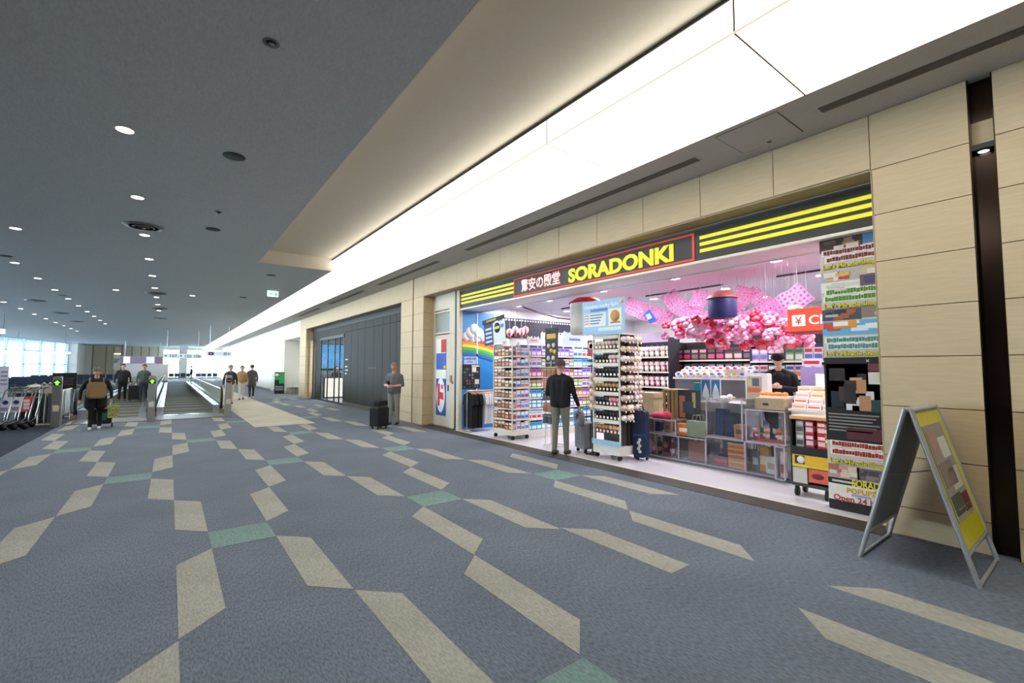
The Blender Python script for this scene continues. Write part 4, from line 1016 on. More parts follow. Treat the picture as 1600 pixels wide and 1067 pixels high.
MB().tube([(0.0, 0.3, 3.15), (0.3, 0.0, 3.0), (0.7, -0.2, 2.88), (1.2, -0.4, 2.84), (1.5, -.5, 2.95)], 0.018, 6).build('cable', solid('2a1c2c'), t)
MB().tube([(0.0, 0.3, 3.15), (0.0, 0.3, SZ)], 0.008, 5).build('hook', m_dmetal, t)

# narrow white wire stand with black header and hanging pouches
S2 = thing('pouch_stand', 'narrow white wire stand with black header and hanging pouches', 'display stand', (6.22, 6.98, 0), FC)
MB().tube([(-0.2, 0, 0.03), (0.2, 0, 0.03), (0.2, 0.3, 0.03), (-0.2, 0.3, 0.03), (-0.2, 0, 0.03)], 0.014, 6).build('base', m_wht, S2)
for x in (-0.18, 0.0, 0.18): MB().tube([(x, 0.02, 0.03), (x, 0.02, 1.75)], 0.012, 6).build('upright', m_wht, S2)
for k in range(6): MB().tube([(-0.18, 0.02, 0.45+0.25*k), (0.18, 0.02, 0.45+0.25*k)], 0.008, 6).build('cross_wire', m_wht, S2)
h = MB().box(-0.19, 0.19, 0.03, 0.045, 1.62, 2.42).build('header', solid('17161a'), S2)
MB().box(-0.14, 0.14, 0.026, 0.03, 2.2, 2.3).build('print', solid('d8a83a'), h)
for i, (x, z, c) in enumerate(((-.08, 2.05, 'e0c8b0'), (.07, 2.06, 'c8c0b8'), (0, 1.95, 'd8b040'), (.1, 1.93, 'e0b83a'), (-.09, 1.8, 'cfc6c0'), (.06, 1.8, 'd8d0c8'))):
    MB().lathe([(0.0001, 0.024), (0.05, 0.024), (0.05, 0.03)], (x, 0, z), 14, 'y').build('print', solid(c), h)
pc_ = ['8a4a22', '9a5426', '26282e', 'b0652c', '34363c', '7a6a58']
for k in range(5):
    for q in range(3):
        c = pc_[(k % 2)*1 + (0 if k in (0, 3) else 2) + (q == 2)*(k == 3)]
        good('travel_pouch', pouch(0.115, 0.19, c, 'c8a878'), S2, -0.13+0.13*q, -0.02, 1.60-0.235*k, 'hanging pouch, %s from left in the %s row of the white wire stand' % (nth(q+1), nth(k+1)), 'pouch', 'pouches on the wire stand')

# rack of hanging plush charms
R2 = thing('charm_rack', 'tall wheeled rack of hanging plush charms below the light blue sign', 'display rack', (6.47, 5.49, 0), FC)
MB().box(-0.31, 0.31, -0.27, 0.27, 0.09, 0.24).build('base', m_wht, R2)
MB().box(-0.32, 0.32, -0.285, -0.265, 0.24, 0.33).build('base_lip', solid('9cc4e0'), R2)
casters(R2, [(-0.26, -0.22), (0.26, -0.22), (0.26, 0.22), (-0.26, 0.22)], .05)
for x in (-0.3, 0.3):
    for y in (-0.25, 0.25): MB().box(x-0.012, x+0.012, y-0.012, y+0.012, 0.24, 2.22).build('post', m_wht, R2)
MB().box(-0.29, 0.29, 0.0, 0.02, 0.24, 2.2).box(0.22, 0.235, -0.24, 0.24, 0.24, 2.2).build('core_panel', solid('3c3a38'), R2)
MB().box(-0.3, 0.3, -0.25, 0.25, 2.19, 2.215).build('top', m_wht, R2)
rows2 = [2.12, 1.87, 1.63, 1.37, 1.12, 0.87, 0.63]
rc = [[('c8a898', 'e0d0c0'), ('8a7a74', 'd8b0b0')], [('26302c', '2f3a34'), ('d890a0', 'f0d0d4')], [('151618', '22262a'), ('1c2024', '30343a')], [('181818', 'c09a5a'), ('1c1a18', 'b88c50')], [('222228', '3a3a42'), ('c86478', 'e8a0ac')], [('141416', '24242a'), ('1a1a20', '2e2e36')], [('8a4a30', 'c08a60'), ('a05a40', 'e0b890')]]
for k, z in enumerate(rows2):
    MB().box(-0.29, 0.29, -0.275, -0.25, z, z+0.06).build('price_rail', m_rail, R2)
    MB().tube([(-0.29, -0.22, z-0.01), (0.29, -0.22, z-0.01)], 0.005, 5).build('hook_bar', m_metal, R2)
    for q in range(7):
        c = rc[k][1 if q > 3 else 0]
        good('plush_charm', plush(0.10, *c), R2, -0.25+0.083*q, -0.21, z-0.035, 'small plush charm, %s from left in the %s row of the charm rack' % (nth(q+1), nth(k+1)), 'plush toy', 'plush charms on the rack front')
for k in range(9): MB().tube([(0.31, -0.25, 2.13-0.17*k), (0.31, 0.25, 2.13-0.17*k)], 0.005, 5).build('side_wire', m_metal, R2)
for k in range(9):
    for q in range(5):
        z = 2.1-0.17*k; y = -0.22+0.105*q
        if z < 0.72: continue
        c = rnd.choice([('f0e4da', 'e0b8a8'), ('e8d8cc', 'c09080'), ('f4ece4', 'd8a8b0'), ('d8c4b4', '9a7a68'), ('efe0c8', 'e0c070')])
        good('pompom_charm', pompom(round(rnd.choice((.048, .056)), 3), *c), R2, 0.36+0.012*(q % 2), y+rnd.uniform(-.015, .015), z, 'cream fluffy charm, %s column, %s row on the charm rack side' % (nth(q+1), nth(k+1)), 'plush toy', 'fluffy charms on the rack side', PI/2)
for k in range(5):
    good('pompom_charm', pompom(.06, 'f2e2cc', 'd8a890'), R2, -0.345, -0.25, 1.45-0.14*k, 'fluffy charm hanging on the left edge of the charm rack, number %s from the top' % ordn[k].replace('nearest', 'first'), 'plush toy', 'fluffy charms on the rack edge', -.4)
BS = thing('lucky_spin_sign', 'light blue sign board with a prize wheel standing on the charm rack', 'sign', (6.16, 5.5, 2.2), FC)
MB().box(-0.49, 0.49, -0.012, 0.012, 0.0, 0.62).build('board', solid('a4c8e4'), BS)
text('lettering', 'Garapon Lucky Spin', 0.085, solid('f6fafc'), BS, (-0.44, -0.014, 0.49), bold=.02, ext=.002, width=.80)
MB().box(-0.28, 0.12, -0.018, -0.012, 0.42, 0.465).build('print', solid('4a86cc'), BS)
MB().box(-0.44, 0.08, -0.016, -0.012, 0.15, 0.39).build('print', solid('e8f0f4'), BS)
for k in range(4):
    MB().box(-0.43, -0.32, -0.020, -0.016, 0.345-0.05*k, 0.37-0.05*k).build('print', solid('d89aa0'), BS)
    MB().box(-0.29, 0.02-0.03*k, -0.020, -0.016, 0.345-0.05*k, 0.365-0.05*k).build('print', solid('6a7a8a'), BS)
MB().box(0.14, 0.44, -0.016, -0.012, 0.14, 0.44).build('print', solid('f0f0e6'), BS)
MB().lathe([(0.0001, -0.022), (0.10, -0.022), (0.10, -0.016)], (0.29, 0, 0.31), 20, 'y').build('print', solid('cf9a58'), BS)
MB().prism([(0.17, 0.18), (0.42, 0.18), (0.38, 0.21), (0.21, 0.21)], 'y', -0.022, -0.016).build('print', solid('b4824a'), BS)
MB().box(-0.1, 0.42, -0.016, -0.012, 0.06, 0.12).build('print', solid('dcecec'), BS)
MB().lathe([(0.0001, -0.018), (0.05, -0.018), (0.05, -0.012)], (0.43, 0, 0.56), 16, 'y').build('print', solid('e8c8b4'), BS)
for s in (-.4, .4): MB().box(s-.012, s+.012, .012, .03, -.02, .3).build('bracket', m_wht, BS)
t = thing('no_photo_sign', 'red and white prohibition card on the left of the charm rack', 'sign', (6.3, 5.92, 1.82), FC)
MB().box(-0.09, 0.09, -0.006, 0, 0, 0.3).build('card', solid('b8323a'), t)
MB().lathe([(0.045, -0.010), (0.07, -0.010), (0.07, -0.006), (0.045, -0.006), (0.045, -0.010)], (0, 0, 0.19), 18, 'y').build('print', solid('f0e8e4'), t)
for k in range(4): MB().box(-0.09, 0.09, -0.006, 0, -0.05-0.05*k, -0.02-0.05*k).build('notice_strip', solid(('e8e4e0', '2a282a')[k % 2]), t)
MB().tube([(0, 0.01, -1.82), (0, 0.01, 0.3)], 0.01, 6).box(-0.1, 0.1, -.08, .1, -1.82, -1.80).build('stand', m_dmetal, t)
# drum lanterns hung from the ceiling (plain)
def lantern(x, y, z0, z1, r, lab, c1, c2):
    t = thing('drum_lantern', lab, 'lantern', (x, y, 0))
    MB().lathe([(r*.92, z0), (r, z0+.04), (r, z1-.12), (r*.98, z1-.10)], n=24).build('drum', solid(c1), t)
    MB().lathe([(r*1.12, z1-.12), (r*1.1, z1-.10), (r*.6, z1), (0.0001, z1+.01)], n=24).build('cap', solid(c2), t)
    MB().tube([(0, 0, z1), (0, 0, SZ-.004)], 0.004, 5).build('string', solid('c8c8c8'), t)
lantern(7.6, 4.07, 2.46, 2.92, 0.23, 'dark navy drum lantern with a brown cap amid pink garlands', '23245a', '9a5048')
lantern(7.0, 6.72, 2.3, 3.08, 0.33, 'large drum lantern with a red cap behind the light blue sign', 'd9d4c8', 'c02a38')
# navy backpack leaning against the charm rack
BP = thing('navy_case', 'tall navy blue bag with white lettering beside the charm rack', 'bag', (6.62, 5.06, 0), FC+.25)
MB().rbox(-0.11, 0.11, -0.09, 0.09, 0.06, 0.86, 0.05).build('body', mat('navy_fabric', '182747', .7, bump=.3), BP)
MB().tube([(-0.05, 0, 0.86), (-0.04, 0, 0.93), (0.04, 0, 0.93), (0.05, 0, 0.86)], 0.012, 6).build('handle', m_black, BP)
MB().box(-0.11, 0.11, -0.1, -0.088, 0.42, 0.46).build('strap', solid('2c3c66'), BP)
for k in range(5): MB().lathe([(0.012, -0.097), (0.03, -0.097), (0.03, -0.09), (0.012, -0.09)], (0.012*(-1)**k, 0, 0.16+.05*k), 10, 'y').build('white_script', solid('c9d4dc'), BP)
for s in (-.08, .08): MB().lathe([(0.0001, -0.012), (.03, -.012), (.03, .012), (.0001, .012)], (s, 0.05, .03), 10, 'x').build('wheel', m_black, BP)

# ------------------------------------------------ clear acrylic show cases with bags and souvenirs
m_acr = glass_mat('acrylic', 'eef0f4', 0.03, 0.05, 0.12)
m_edge = mat('acrylic_edge', 'c9bcc4', 0.15, alpha=0.7)
CX = 6.95
def case(y1, y0, z0, z1, depth, lab, x=CX):
    """clear box: y1 is its left end as seen from the hall"""
    t = thing('acrylic_case', lab, 'display case', (x, y1, z0), FC, 'clear acrylic show cases')
    W = y1-y0; H = z1-z0; g = 0.006
    MB().box(0, W, 0, g, 0, H).build('front_sheet', m_acr, t)
    MB().box(0, W, depth-g, depth, 0, H).build('back_sheet', m_acr, t)
    for q in (0, W-g): MB().box(q, q+g, g, depth-g, 0, H).build('side_sheet', m_acr, t)
    MB().box(0, W, 0, depth, H-g, H).build('top_sheet', m_acr, t)
    MB().box(0, W, 0, depth, 0, 0.012).build('floor_sheet', solid('8d8c94'), t)
    for q in (0, W):
        MB().box(q-0.008, q+0.008, -0.008, 0.008, 0, H).build('edge_strip', m_edge, t)
    for q in (0, H): MB().box(0, W, -0.008, 0.004, q-0.008, q+0.008).build('edge_strip', m_edge, t)
    return t
t = thing('case_plinth', 'low grey plinth under the row of acrylic show cases', 'plinth', (CX, 5.3, 0), FC)
MB().box(0, 2.5, 0.02, 0.62, 0.0, 0.05).build('board', solid('77767e'), t)
MB().box(0, 2.5, 0.0, 0.03, 0.0, 0.045).build('kick', solid('5c5b62'), t)
c1 = case(5.29, 4.55, 0.05, 0.44, .5, 'clear acrylic case at floor level holding pink bottles, leftmost of the row')
c2 = case(4.545, 4.06, 0.05, 0.44, .5, 'clear acrylic case at floor level holding a folded brown bag')
c3 = case(4.05, 3.43, 0.05, 0.50, .5, 'clear acrylic case at floor level holding a stack of folded cloths')
c4 = case(3.42, 2.98, 0.05, 0.50, .5, 'clear acrylic case at floor level holding yellow and white tote bags')
c5 = case(5.25, 4.60, 0.45, 0.70, .45, 'clear acrylic case on the upper row holding a kraft paper bag')
c6 = case(4.03, 3.46, 0.51, 1.12, .45, 'tall clear acrylic case on the upper row with blue wrapped goods')
c7 = case(3.40, 2.86, 0.51, 0.98, .45, 'clear acrylic case on the upper row holding small figures')
c8 = case(2.96, 2.84, 0.05, 0.50, .30, 'narrow clear acrylic case at the right end of the floor row', CX-.1)
def into(c, me, name, x, y, z, lab, cat, grp=None, rz=0.0): return good(name, me, c, x, y, z, lab, cat, grp, rz)
for k, cc in enumerate((('d04a9a', 'f0a0c8'), ('2a2a30', 'c86a4a'), ('b05a4a', '3a3a40'), ('8a2f4a', 'd8a0b0'))):
    into(c1, bottle(0.045, 0.30, *cc), 'drink_bottle', 0.14+0.13*k, 0.1, 0.013, ('pink drink bottle', 'black drink bottle with an orange band', 'copper drink bottle', 'wine red drink bottle')[k]+' in the leftmost floor case', 'bottle', 'bottles in the left case')
into(c1, packet(0.06, 0.32, 0.1, '1c1c20', '2c2c32', '3a3a42'), 'black_box', 0.64, 0.1, 0.013, 'tall black box in the leftmost floor case', 'box')
def tote(name, c, w_, h_, d_, lab, root, x, y, z, rz=0.0, stripe=None, lean=0.0, handles=True):
    t = thing(name, lab, 'bag')
    cs, sn = math.cos(root.rotation_euler.z), math.sin(root.rotation_euler.z)
    t.location = (root.location.x+cs*x-sn*y, root.location.y+sn*x+cs*y, root.location.z+z); t.rotation_euler = (lean, 0, root.rotation_euler.z+rz)
    b = MB(); n = 6
    b.prism([(-w_*.42, 0), (w_*.42, 0), (w_*.5, h_*.9), (w_*.46, h_), (-w_*.46, h_), (-w_*.5, h_*.9)], 'y', -d_/2, d_/2)
    b.build('body', mat('bagcloth_'+c, c, .75, bump=.5, bscale=18, vary=.12), t)
    if handles:
        for s in (-1, 1): MB().tube([(-w_*.2, s*d_*.4, h_), (-w_*.16, s*d_*.4, h_+.1), (w_*.16, s*d_*.4, h_+.1), (w_*.2, s*d_*.4, h_)], 0.008, 5).build('handle', mat('bagcloth_'+c, c), t)
    if stripe: MB().box(-w_*.3, w_*.3, -d_/2-.004, -d_/2, h_*.3, h_*.65).build('print', solid(stripe), t)
    return t
tote('kraft_bag', 'bfa887', .17, .30, .08, 'pale kraft bag at the right of the leftmost floor case', c1, .645, .28, .013, 0, None, 0, False)
tote('leather_bag', '9a6248', .34, .30, .12, 'slouched brown leather bag in the floor case', c2, .24, .2, .013, 0, None, -.1)
tote('yellow_tote', 'd8a24a', .16, .36, .10, 'yellow tote bag standing in the floor case', c4, .17, .22, .013, .1, 'efe2c0')
tote('white_tote', 'e6e2da', .18, .24, .08, 'white tote bag standing in the floor case', c4, .32, .14, .013, -.1, 'b8a888', 0, False)
tote('grey_tote', '6a7078', .12, .30, .1, 'grey patterned bag at the left of the tote case', c4, .07, .2, .013, 0, 'd8dce0')
cl_cols = ['c8a06a', 'd88a4a', 'e0a468', 'b89a74', 'd8703a', 'caa47a', 'b86a4a', 'e09a5a', 'e0703a', 'd8c4a0']
for k in range(10):
    o = good('folded_cloth', MB().rbox(-0.13, 0.13, 0, 0.25, 0, 0.036, .012).mesh('folded_cloth', mat('cloth_fold_'+cl_cols[k], cl_cols[k], .9, bump=.3)), c3, 0.46, 0.05, 0.013+0.039*k,
             'folded orange and tan cloth in the stack of ten, %s from the bottom' % ordn[k].replace('nearest', 'first'), 'cloth', 'stack of folded cloths')
for k, cc in enumerate(('b83a5a', 'c84a62', '7a3a5a')):
    good('folded_scarf', MB().rbox(-0.11, 0.11, 0, 0.22, 0, 0.045, .015).mesh('folded_scarf', mat('cloth_fold_'+cc, cc, .9)), c3, 0.19, 0.08, 0.015+0.05*k, 'folded %s scarf beside the cloth stack' % ('crimson', 'rose', 'plum')[k], 'scarf', 'folded scarves')
tote('orange_pouch', 'd87a3a', .22, .2, .1, 'orange and white pouch leaning on the upper left case', c5, .72, .15, .0, .2, 'f0ece4', 0, False)
tote('kraft_pack', 'b89c74', .15, .19, .08, 'kraft paper pack inside the upper left case', c5, .38, .2, .013, 0, '8a7450', 0, False)
tote('navy_pack', '2c3a58', .14, .17, .08, 'navy folded pack inside the upper left case', c5, .17, .2, .013, .1, None, 0, False)
tote('grey_green_bag', '7f8672', .36, .26, .16, 'grey green canvas bag standing above the leather bag case', c5, .97, .18, -0.0, .05, None, 0)
for k, (cc, x) in enumerate((('2c3f66', .14), ('243456', .3))):
    tote('blue_bundle', cc, .16, .42-.06*k, .16, ('tall', 'shorter')[k]+' navy blue wrapped bundle in the upper middle case', c6, x, .2, .013, .1*k, None, -.12, False)
tote('tan_box_bag', 'c09060', .17, .20, .16, 'tan box bag in the upper middle case', c6, .46, .2, .013, 0, '8a5a38', 0, False)
for k in range(6):
    cc = [('c84a5a', 'f0d0c8'), ('e0b040', '5a8a4a'), ('e8e4e0', 'd89a8a'), ('4a5a8a', 'd8d4e0'), ('f0ece4', 'c86a4a'), ('d8d0c8', '8a4a4a')][k]
    good('souvenir_figure', plush(0.10, *cc), c7, 0.06+0.085*k, 0.16+0.08*(k % 2), 0.20+.0, 'small souvenir figure in the upper right case, %s from the left' % ordn[k].replace('nearest', 'first'), 'figurine', 'figures in the upper right case')
good('red_tray', MB().rbox(-0.2, 0.2, 0, 0.2, 0, 0.03, .01).mesh('red_tray', solid('c0483a')), c7, 0.27, 0.08, 0.013, 'flat red tray under the small figures', 'tray')
good('tag_strip', packet(0.08, 0.36, 0.04, 'd8cfd4', 'b4564a', 'ecd8d0'), c8, 0.06, 0.1, 0.013, 'narrow tag strip packet in the end case', 'packet')
# red bundle and mauve fin-shaped bag on the left case
tote('mauve_bag', '9a6468', .22, .62, .10, 'tall pointed mauve bag rising at the left of the acrylic cases', c5, .02, .1, -.38, 0, None, 0, False)
good('crimson_bundle', MB().ball((0, 0, .05), (.2, .1, .07), 12, 6).ball((.12, .02, .06), (.1, .08, .08), 10, 6).mesh('crimson_bundle', mat('crimson_cloth', 'b03050', .8, bump=.8, bscale=20)), c5, .28, .1, .25, 'crumpled crimson cloth bundle on top of the upper left case', 'cloth')
# wooden crate display, figure board and middle tier
WT = thing('display_table', 'white display table behind the acrylic show cases', 'table', (7.75, 4.15, 0), FC)
MB().box(-.45, .75, -0.3, 0.5, 0.98, 1.02).build('top', mat('table_white', 'ded8d2', .5), WT)
MB().box(-.43, .73, -0.29, -0.27, 0.86, 0.98).build('apron', mat('table_white', 'ded8d2', .5), WT)
for x in (-.41, .71):
    for y in (-.26, .46): MB().box(x-.025, x+.025, y-.025, y+.025, 0, .98).build('leg', m_metal, WT)
CR = thing('wooden_crate', 'upright slatted wooden crate left of the display table', 'crate', (7.3, 5.1, 0.62), FC)
for k in range(4): MB().box(0.02+.085*k, 0.07+.085*k, 0, .02, .03, .58).build('slat', mat('crate_wood', '9a8458', .7, vary=.2, scale=6, stretch=(1, 1, .2)), CR)
for z in (0, .56): MB().box(0, .36, -.01, .3, z, z+.035).build('rail', MATS['crate_wood'], CR)
MB().box(0, .36, .28, .3, .03, .57).build('back', MATS['crate_wood'], CR)
MB().box(0, .36, 0, .3, -.62, -.01).build('stand', solid('6a6460'), CR)
t = thing('kraft_carton', 'pale kraft carton beside the wooden crate', 'carton', (7.45, 5.55, 0.0), FC)
MB().box(-.15, .15, 0, .3, .7, 1.1).build('body', mat('kraft', 'bfa987', .8), t); MB().box(-.16, .16, -.01, .31, 1.02, 1.12).build('lid', mat('kraft', 'bfa987'), t)
MB().box(-.15, .15, 0, .3, 0, .7).build('stand', solid('6a6460'), t)
PB = thing('figure_board', 'dark picture panel of a traveller between crate and acrylic cases', 'poster', (7.22, 4.72, .72), FC)
MB().box(0, .42, 0, .02, 0, .5).build('panel', solid('2c2a2c'), PB)
MB().box(.03, .14, -.004, 0, .02, .4).build('print', solid('a8705c'), PB); MB().box(.28, .34, -.004, 0, .2, .46).build('print', solid('a8a078'), PB); MB().box(.1, .3, -.006, 0, .1, .3).build('print', solid('3a4048'), PB)
MB().box(.15, .27, .02, .06, -.72, .4).build('stand', solid('6a6460'), PB)
for k, (x, cc) in enumerate(((-.3, '2f5f96'), (-.12, '3a6aa0'))):
    t = thing('mountain_picture', 'framed blue and white mountain print on the table, %s of two' % ('left', 'right')[k], 'picture', (7.5, 4.15-x-.1, 1.02), FC, 'mountain prints')
    MB().box(-.085, .085, 0, .02, 0, .4).build('frame', solid('c9ccd0'), t)
    MB().box(-.075, .075, -.004, 0, .02, .38).build('sky', solid(cc), t)
    MB().prism([(-.075, .05), (.075, .05), (.05, .2), (.0, .32), (-.05, .18)], 'y', -.008, -.004).build('mountain', solid('d6dde2'), t)
    MB().prism([(-.075, .02), (.075, .02), (.075, .09), (.0, .06), (-.075, .10)], 'y', -.012, -.008).build('wave', solid('8a98a4'), t)
t = thing('teal_book', 'tall teal book standing at the left end of the display table', 'book', (7.5, 4.52, 1.02), FC)
MB().box(-.06, .06, 0, .1, 0, .32).build('cover', solid('1f7f92'), t); MB().box(-.058, .05, .004, .096, .32, .322).build('pages', solid('efe8d8'), t)
for k, (x, cc) in enumerate(((.62, ('8a86b8', 'a8a4d0')), (.78, ('6f74a8', '9aa0cc')))):
    good('lilac_plush', plush(.20, *cc), WT, x-.35, -.2, .34, ('larger', 'smaller')[k]+' lilac plush toy sitting on the display table', 'plush toy', 'lilac plush toys')
good('white_bird_plush', MB().ball((0, 0, .06), (.12, .07, .06), 10, 6).use(1).ball((.1, -.02, .1), (.05, .05, .05), 8, 5).use(2).ball((.16, -.02, .09), (.04, .02, .02), 6, 4).mesh('white_bird_plush', [M_('ece2da'), M_('f0e0d4'), M_('e0a038')]), WT, .12, -.22, 1.02, 'white bird plush toy lying on the display table', 'plush toy')
VB = thing('view_case', 'white rounded display box with an orange and grey printed scene', 'display box', (7.4, 3.62, 1.02), FC)
MB().rbox(0, .34, .01, .16, 0, .50, .03).build('shell', mat('case_white', 'e8e4e0', .4), VB)
MB().box(.03, .25, -.004, .01, .05, .45).build('scene_print', solid('b4aea4'), VB)
for x0, x1, z0, z1, c in ((.04, .24, .2, .27, 'd8643a'), (.12, .22, .3, .42, '5a5e66'), (.04, .14, .06, .18, 'c8b090'), (.05, .1, .3, .4, 'd8c878')): MB().box(x0, x1, -.008, -.004, z0, z1).build('scene_print', solid(c), VB)
TB = thing('tan_carton', 'tan carton with a black hand slot above the upper right case', 'carton', (7.15, 3.36, 0.985), FC)
MB().box(0, .42, 0, .3, 0, .15).build('body', solid('b39c7c'), TB); MB().box(.12, .2, -.004, 0, .06, .095).build('slot', m_black, TB); MB().box(-.01, .43, -.01, .31, .15, .17).build('lid', solid('bfa888'), TB)
WB = thing('wrapped_goods_table', 'table piled with white and pink wrapped goods in mid shop', 'table', (8.6, 4.78, 0), FC)
MB().box(-.75, .75, -.3, .4, 1.38, 1.42).build('top', mat('table_white', 'ded8d2', .5), WB)
MB().box(-.72, .72, -.27, .37, 0, 1.38).build('body', solid('5a5a60'), WB)
for k in range(30):
    cc = rnd.choice([('f4eef2', 'e06a94'), ('f0f0f4', '5a7ad0'), ('f6f2ee', 'e8c050'), ('fbf6f8', 'd84a6a')])
    me = _cache.setdefault(('wrap', cc), MB().ball((0, 0, .05), (.085, .07, .06), 8, 6).use(1).ball((.01, -.05, .07), (.045, .03, .03), 6, 4).mesh('wrapped_sweet', [M_(cc[0]), M_(cc[1])]))
    row, col = divmod(k, 10)
    good('wrapped_sweet', me, WB, -.66+.145*col+.03*(row % 2), -.22+.16*row, 1.42+.055*row, 'white wrapped sweet bag, %s from left in the %s row of the pile' % (nth(col+1), nth(row+1)), 'sweet bag', 'wrapped sweet bags')
good('clear_tray', MB().rbox(-.2, .2, 0, .3, 0, .16, .02).mesh('clear_tray', solid('d6d2d8', .3)), WB, .5, -.25, 1.42, 'pale grey tray at the right end of the piled table', 'tray')

# wheeled yellow display cart in front
TC = thing('yellow_display_cart', 'yellow and black wheeled cardboard display cart with red boxes', 'display cart', (6.36, 2.56, 0), FC)
MB().box(0, .43, 0, .32, .13, .17).build('base', m_dmetal, TC)
casters(TC, [(.05, .04), (.38, .04), (.38, .28), (.05, .28)], .055)
ylw = mat('cart_yellow', 'e8b428', .5)
MB().box(.0, .43, .28, .32, .17, .98).build('back_board', ylw, TC)
for x in (0.0, .41): MB().box(x, x+.02, .0, .28, .17, .98).build('side_board', ylw if x else solid('1c1a18'), TC)
MB().box(0, .43, -.004, .28, .96, 1.0).build('top_board', solid('d8986a'), TC)
MB().box(.02, .41, .0, .28, .58, .61).build('tray', m_black, TC); MB().box(.02, .41, -.006, .012, .53, .62).build('tray_lip', m_black, TC)
MB().box(.02, .41, -.004, .28, .40, .52).build('print_band', ylw, TC)
MB().lathe([(.0001, -.012), (.045, -.012), (.045, -.004)], (.12, 0, .46), 16, 'y').build('print', solid('e8e4dc'), TC); MB().box(.05, .16, -.008, -.004, .41, .51).build('print', solid('3a3428'), TC)
MB().box(.02, .41, -.008, .27, .37, .40).build('tray', solid('e0cf3a'), TC)
MB().box(.02, .18, .0, .27, .17, .36).build('lower_panel', solid('c9c2b8'), TC); MB().box(.2, .41, -.004, .27, .20, .36).build('lower_panel', solid('d8684a'), TC)
MB().ball((.3, -.008, .28), (.07, .006, .035), 10, 5).build('print', solid('7a1f2a'), TC)
for k, (x, cc) in enumerate(((.09, ('b8b4b0', '5a5a60')), (.20, ('c83a5a', 'f0d8dc')), (.33, ('d8303c', 'f4d8d0')))):
    for q in (0, 1):
        good('gift_box', packet(.09, .16, .12, *cc), TC, x, .06, .612+.165*q, ('grey', 'crimson', 'red')[k]+' gift box in the yellow cart, %s one' % ('lower', 'upper')[q], 'box', 'gift boxes in the yellow cart')
for k in range(5): good('orange_lantern_charm', MB().ball((0, 0, 0), .03, 8, 5).use(1).box(-.012, .012, -.01, .01, .028, .045).mesh('orange_lantern_charm', [M_('e8e0d4' if k % 2 else 'e8863a'), M_('3a2a20')]), TC, .425, -.02, .90-.06*k, 'small round charm on the right edge of the yellow cart, %s from the top' % ordn[k].replace('nearest', 'first'), 'charm', 'charms on the yellow cart')
# counter with bright trays behind the cart
BC = thing('bright_counter', 'pale counter stacked with bright flat boxes behind the cart', 'counter', (7.1, 2.78, 0), FC)
MB().box(-.05, 1.1, 0, .7, 0, 1.0).build('body', mat('case_white', 'e8e4e0', .4), BC); MB().box(-.08, 1.12, -.03, .72, 1.0, 1.03).build('top', mat('table_white', 'ded8d2', .5), BC)
for r in range(4):
    for k in range(5):
        cc = [('f4e6dc', 'e09a5a', 'e8d0c0'), ('fbf2f0', 'd86a5a', 'f0c8c0'), ('f0e0e0', 'e8b0a8', 'fff6f0'), ('f6ecd8', 'e0a848', 'f0dcc0')][(r+k) % 4]
        good('flat_sweet_box', packet(.17, .075, .2, *cc), BC, .04+.19*k, .02+.07*r, 1.032+.078*r, 'bright flat sweet box, %s from left, %s layer up on the pale counter' % (nth(k+1), nth(r+1)), 'box', 'flat sweet boxes')
OT = thing('orange_tray', 'orange woven tray on the display table near the person in black', 'tray', (7.22, 3.32, 1.157), FC)
for k in range(6): MB().ball((.03+.06*k, .05+.04*(k % 2), .05), (.05, .05, .04), 8, 5).build('fold', mat('orange_cloth', 'e08a44', .8, bump=.5), OT)
MB().box(0, .4, 0, .2, 0, .03).build('dish', solid('e8dcd0'), OT)

# checkout sign
CS = thing('checkout_sign', 'red hanging box sign with a yen mark and white letters', 'sign', (6.8, 2.72, 2.1), FC)
MB().box(0, 1.0, 0, .16, 0, .31).build('box', mat('sign_orange_red', 'e8482c', .5, emit=.35), CS)
MB().box(-.01, 1.0, 0, .45, -.02, 0).build('base_plate', solid('9a2422'), CS)
MB().box(.06, .22, -.006, 0, .07, .22).build('yen_plate', mat('yen_white', 'f6f2f0', .5, emit=.3), CS)
text('yen_mark', '¥', .15, solid('c85a3a'), CS, (.14, -.008, .09), ax='CENTER', bold=.005, ext=.002)
text('lettering', 'CHI', .17, MATS['yen_white'], CS, (.265, -.006, .085), bold=.012, ext=.003, width=.29)
for x in (.1, .9): MB().tube([(x, .08, .31), (x, .08, SZ-2.1)], .006, 5).build('rod', m_metal, CS)

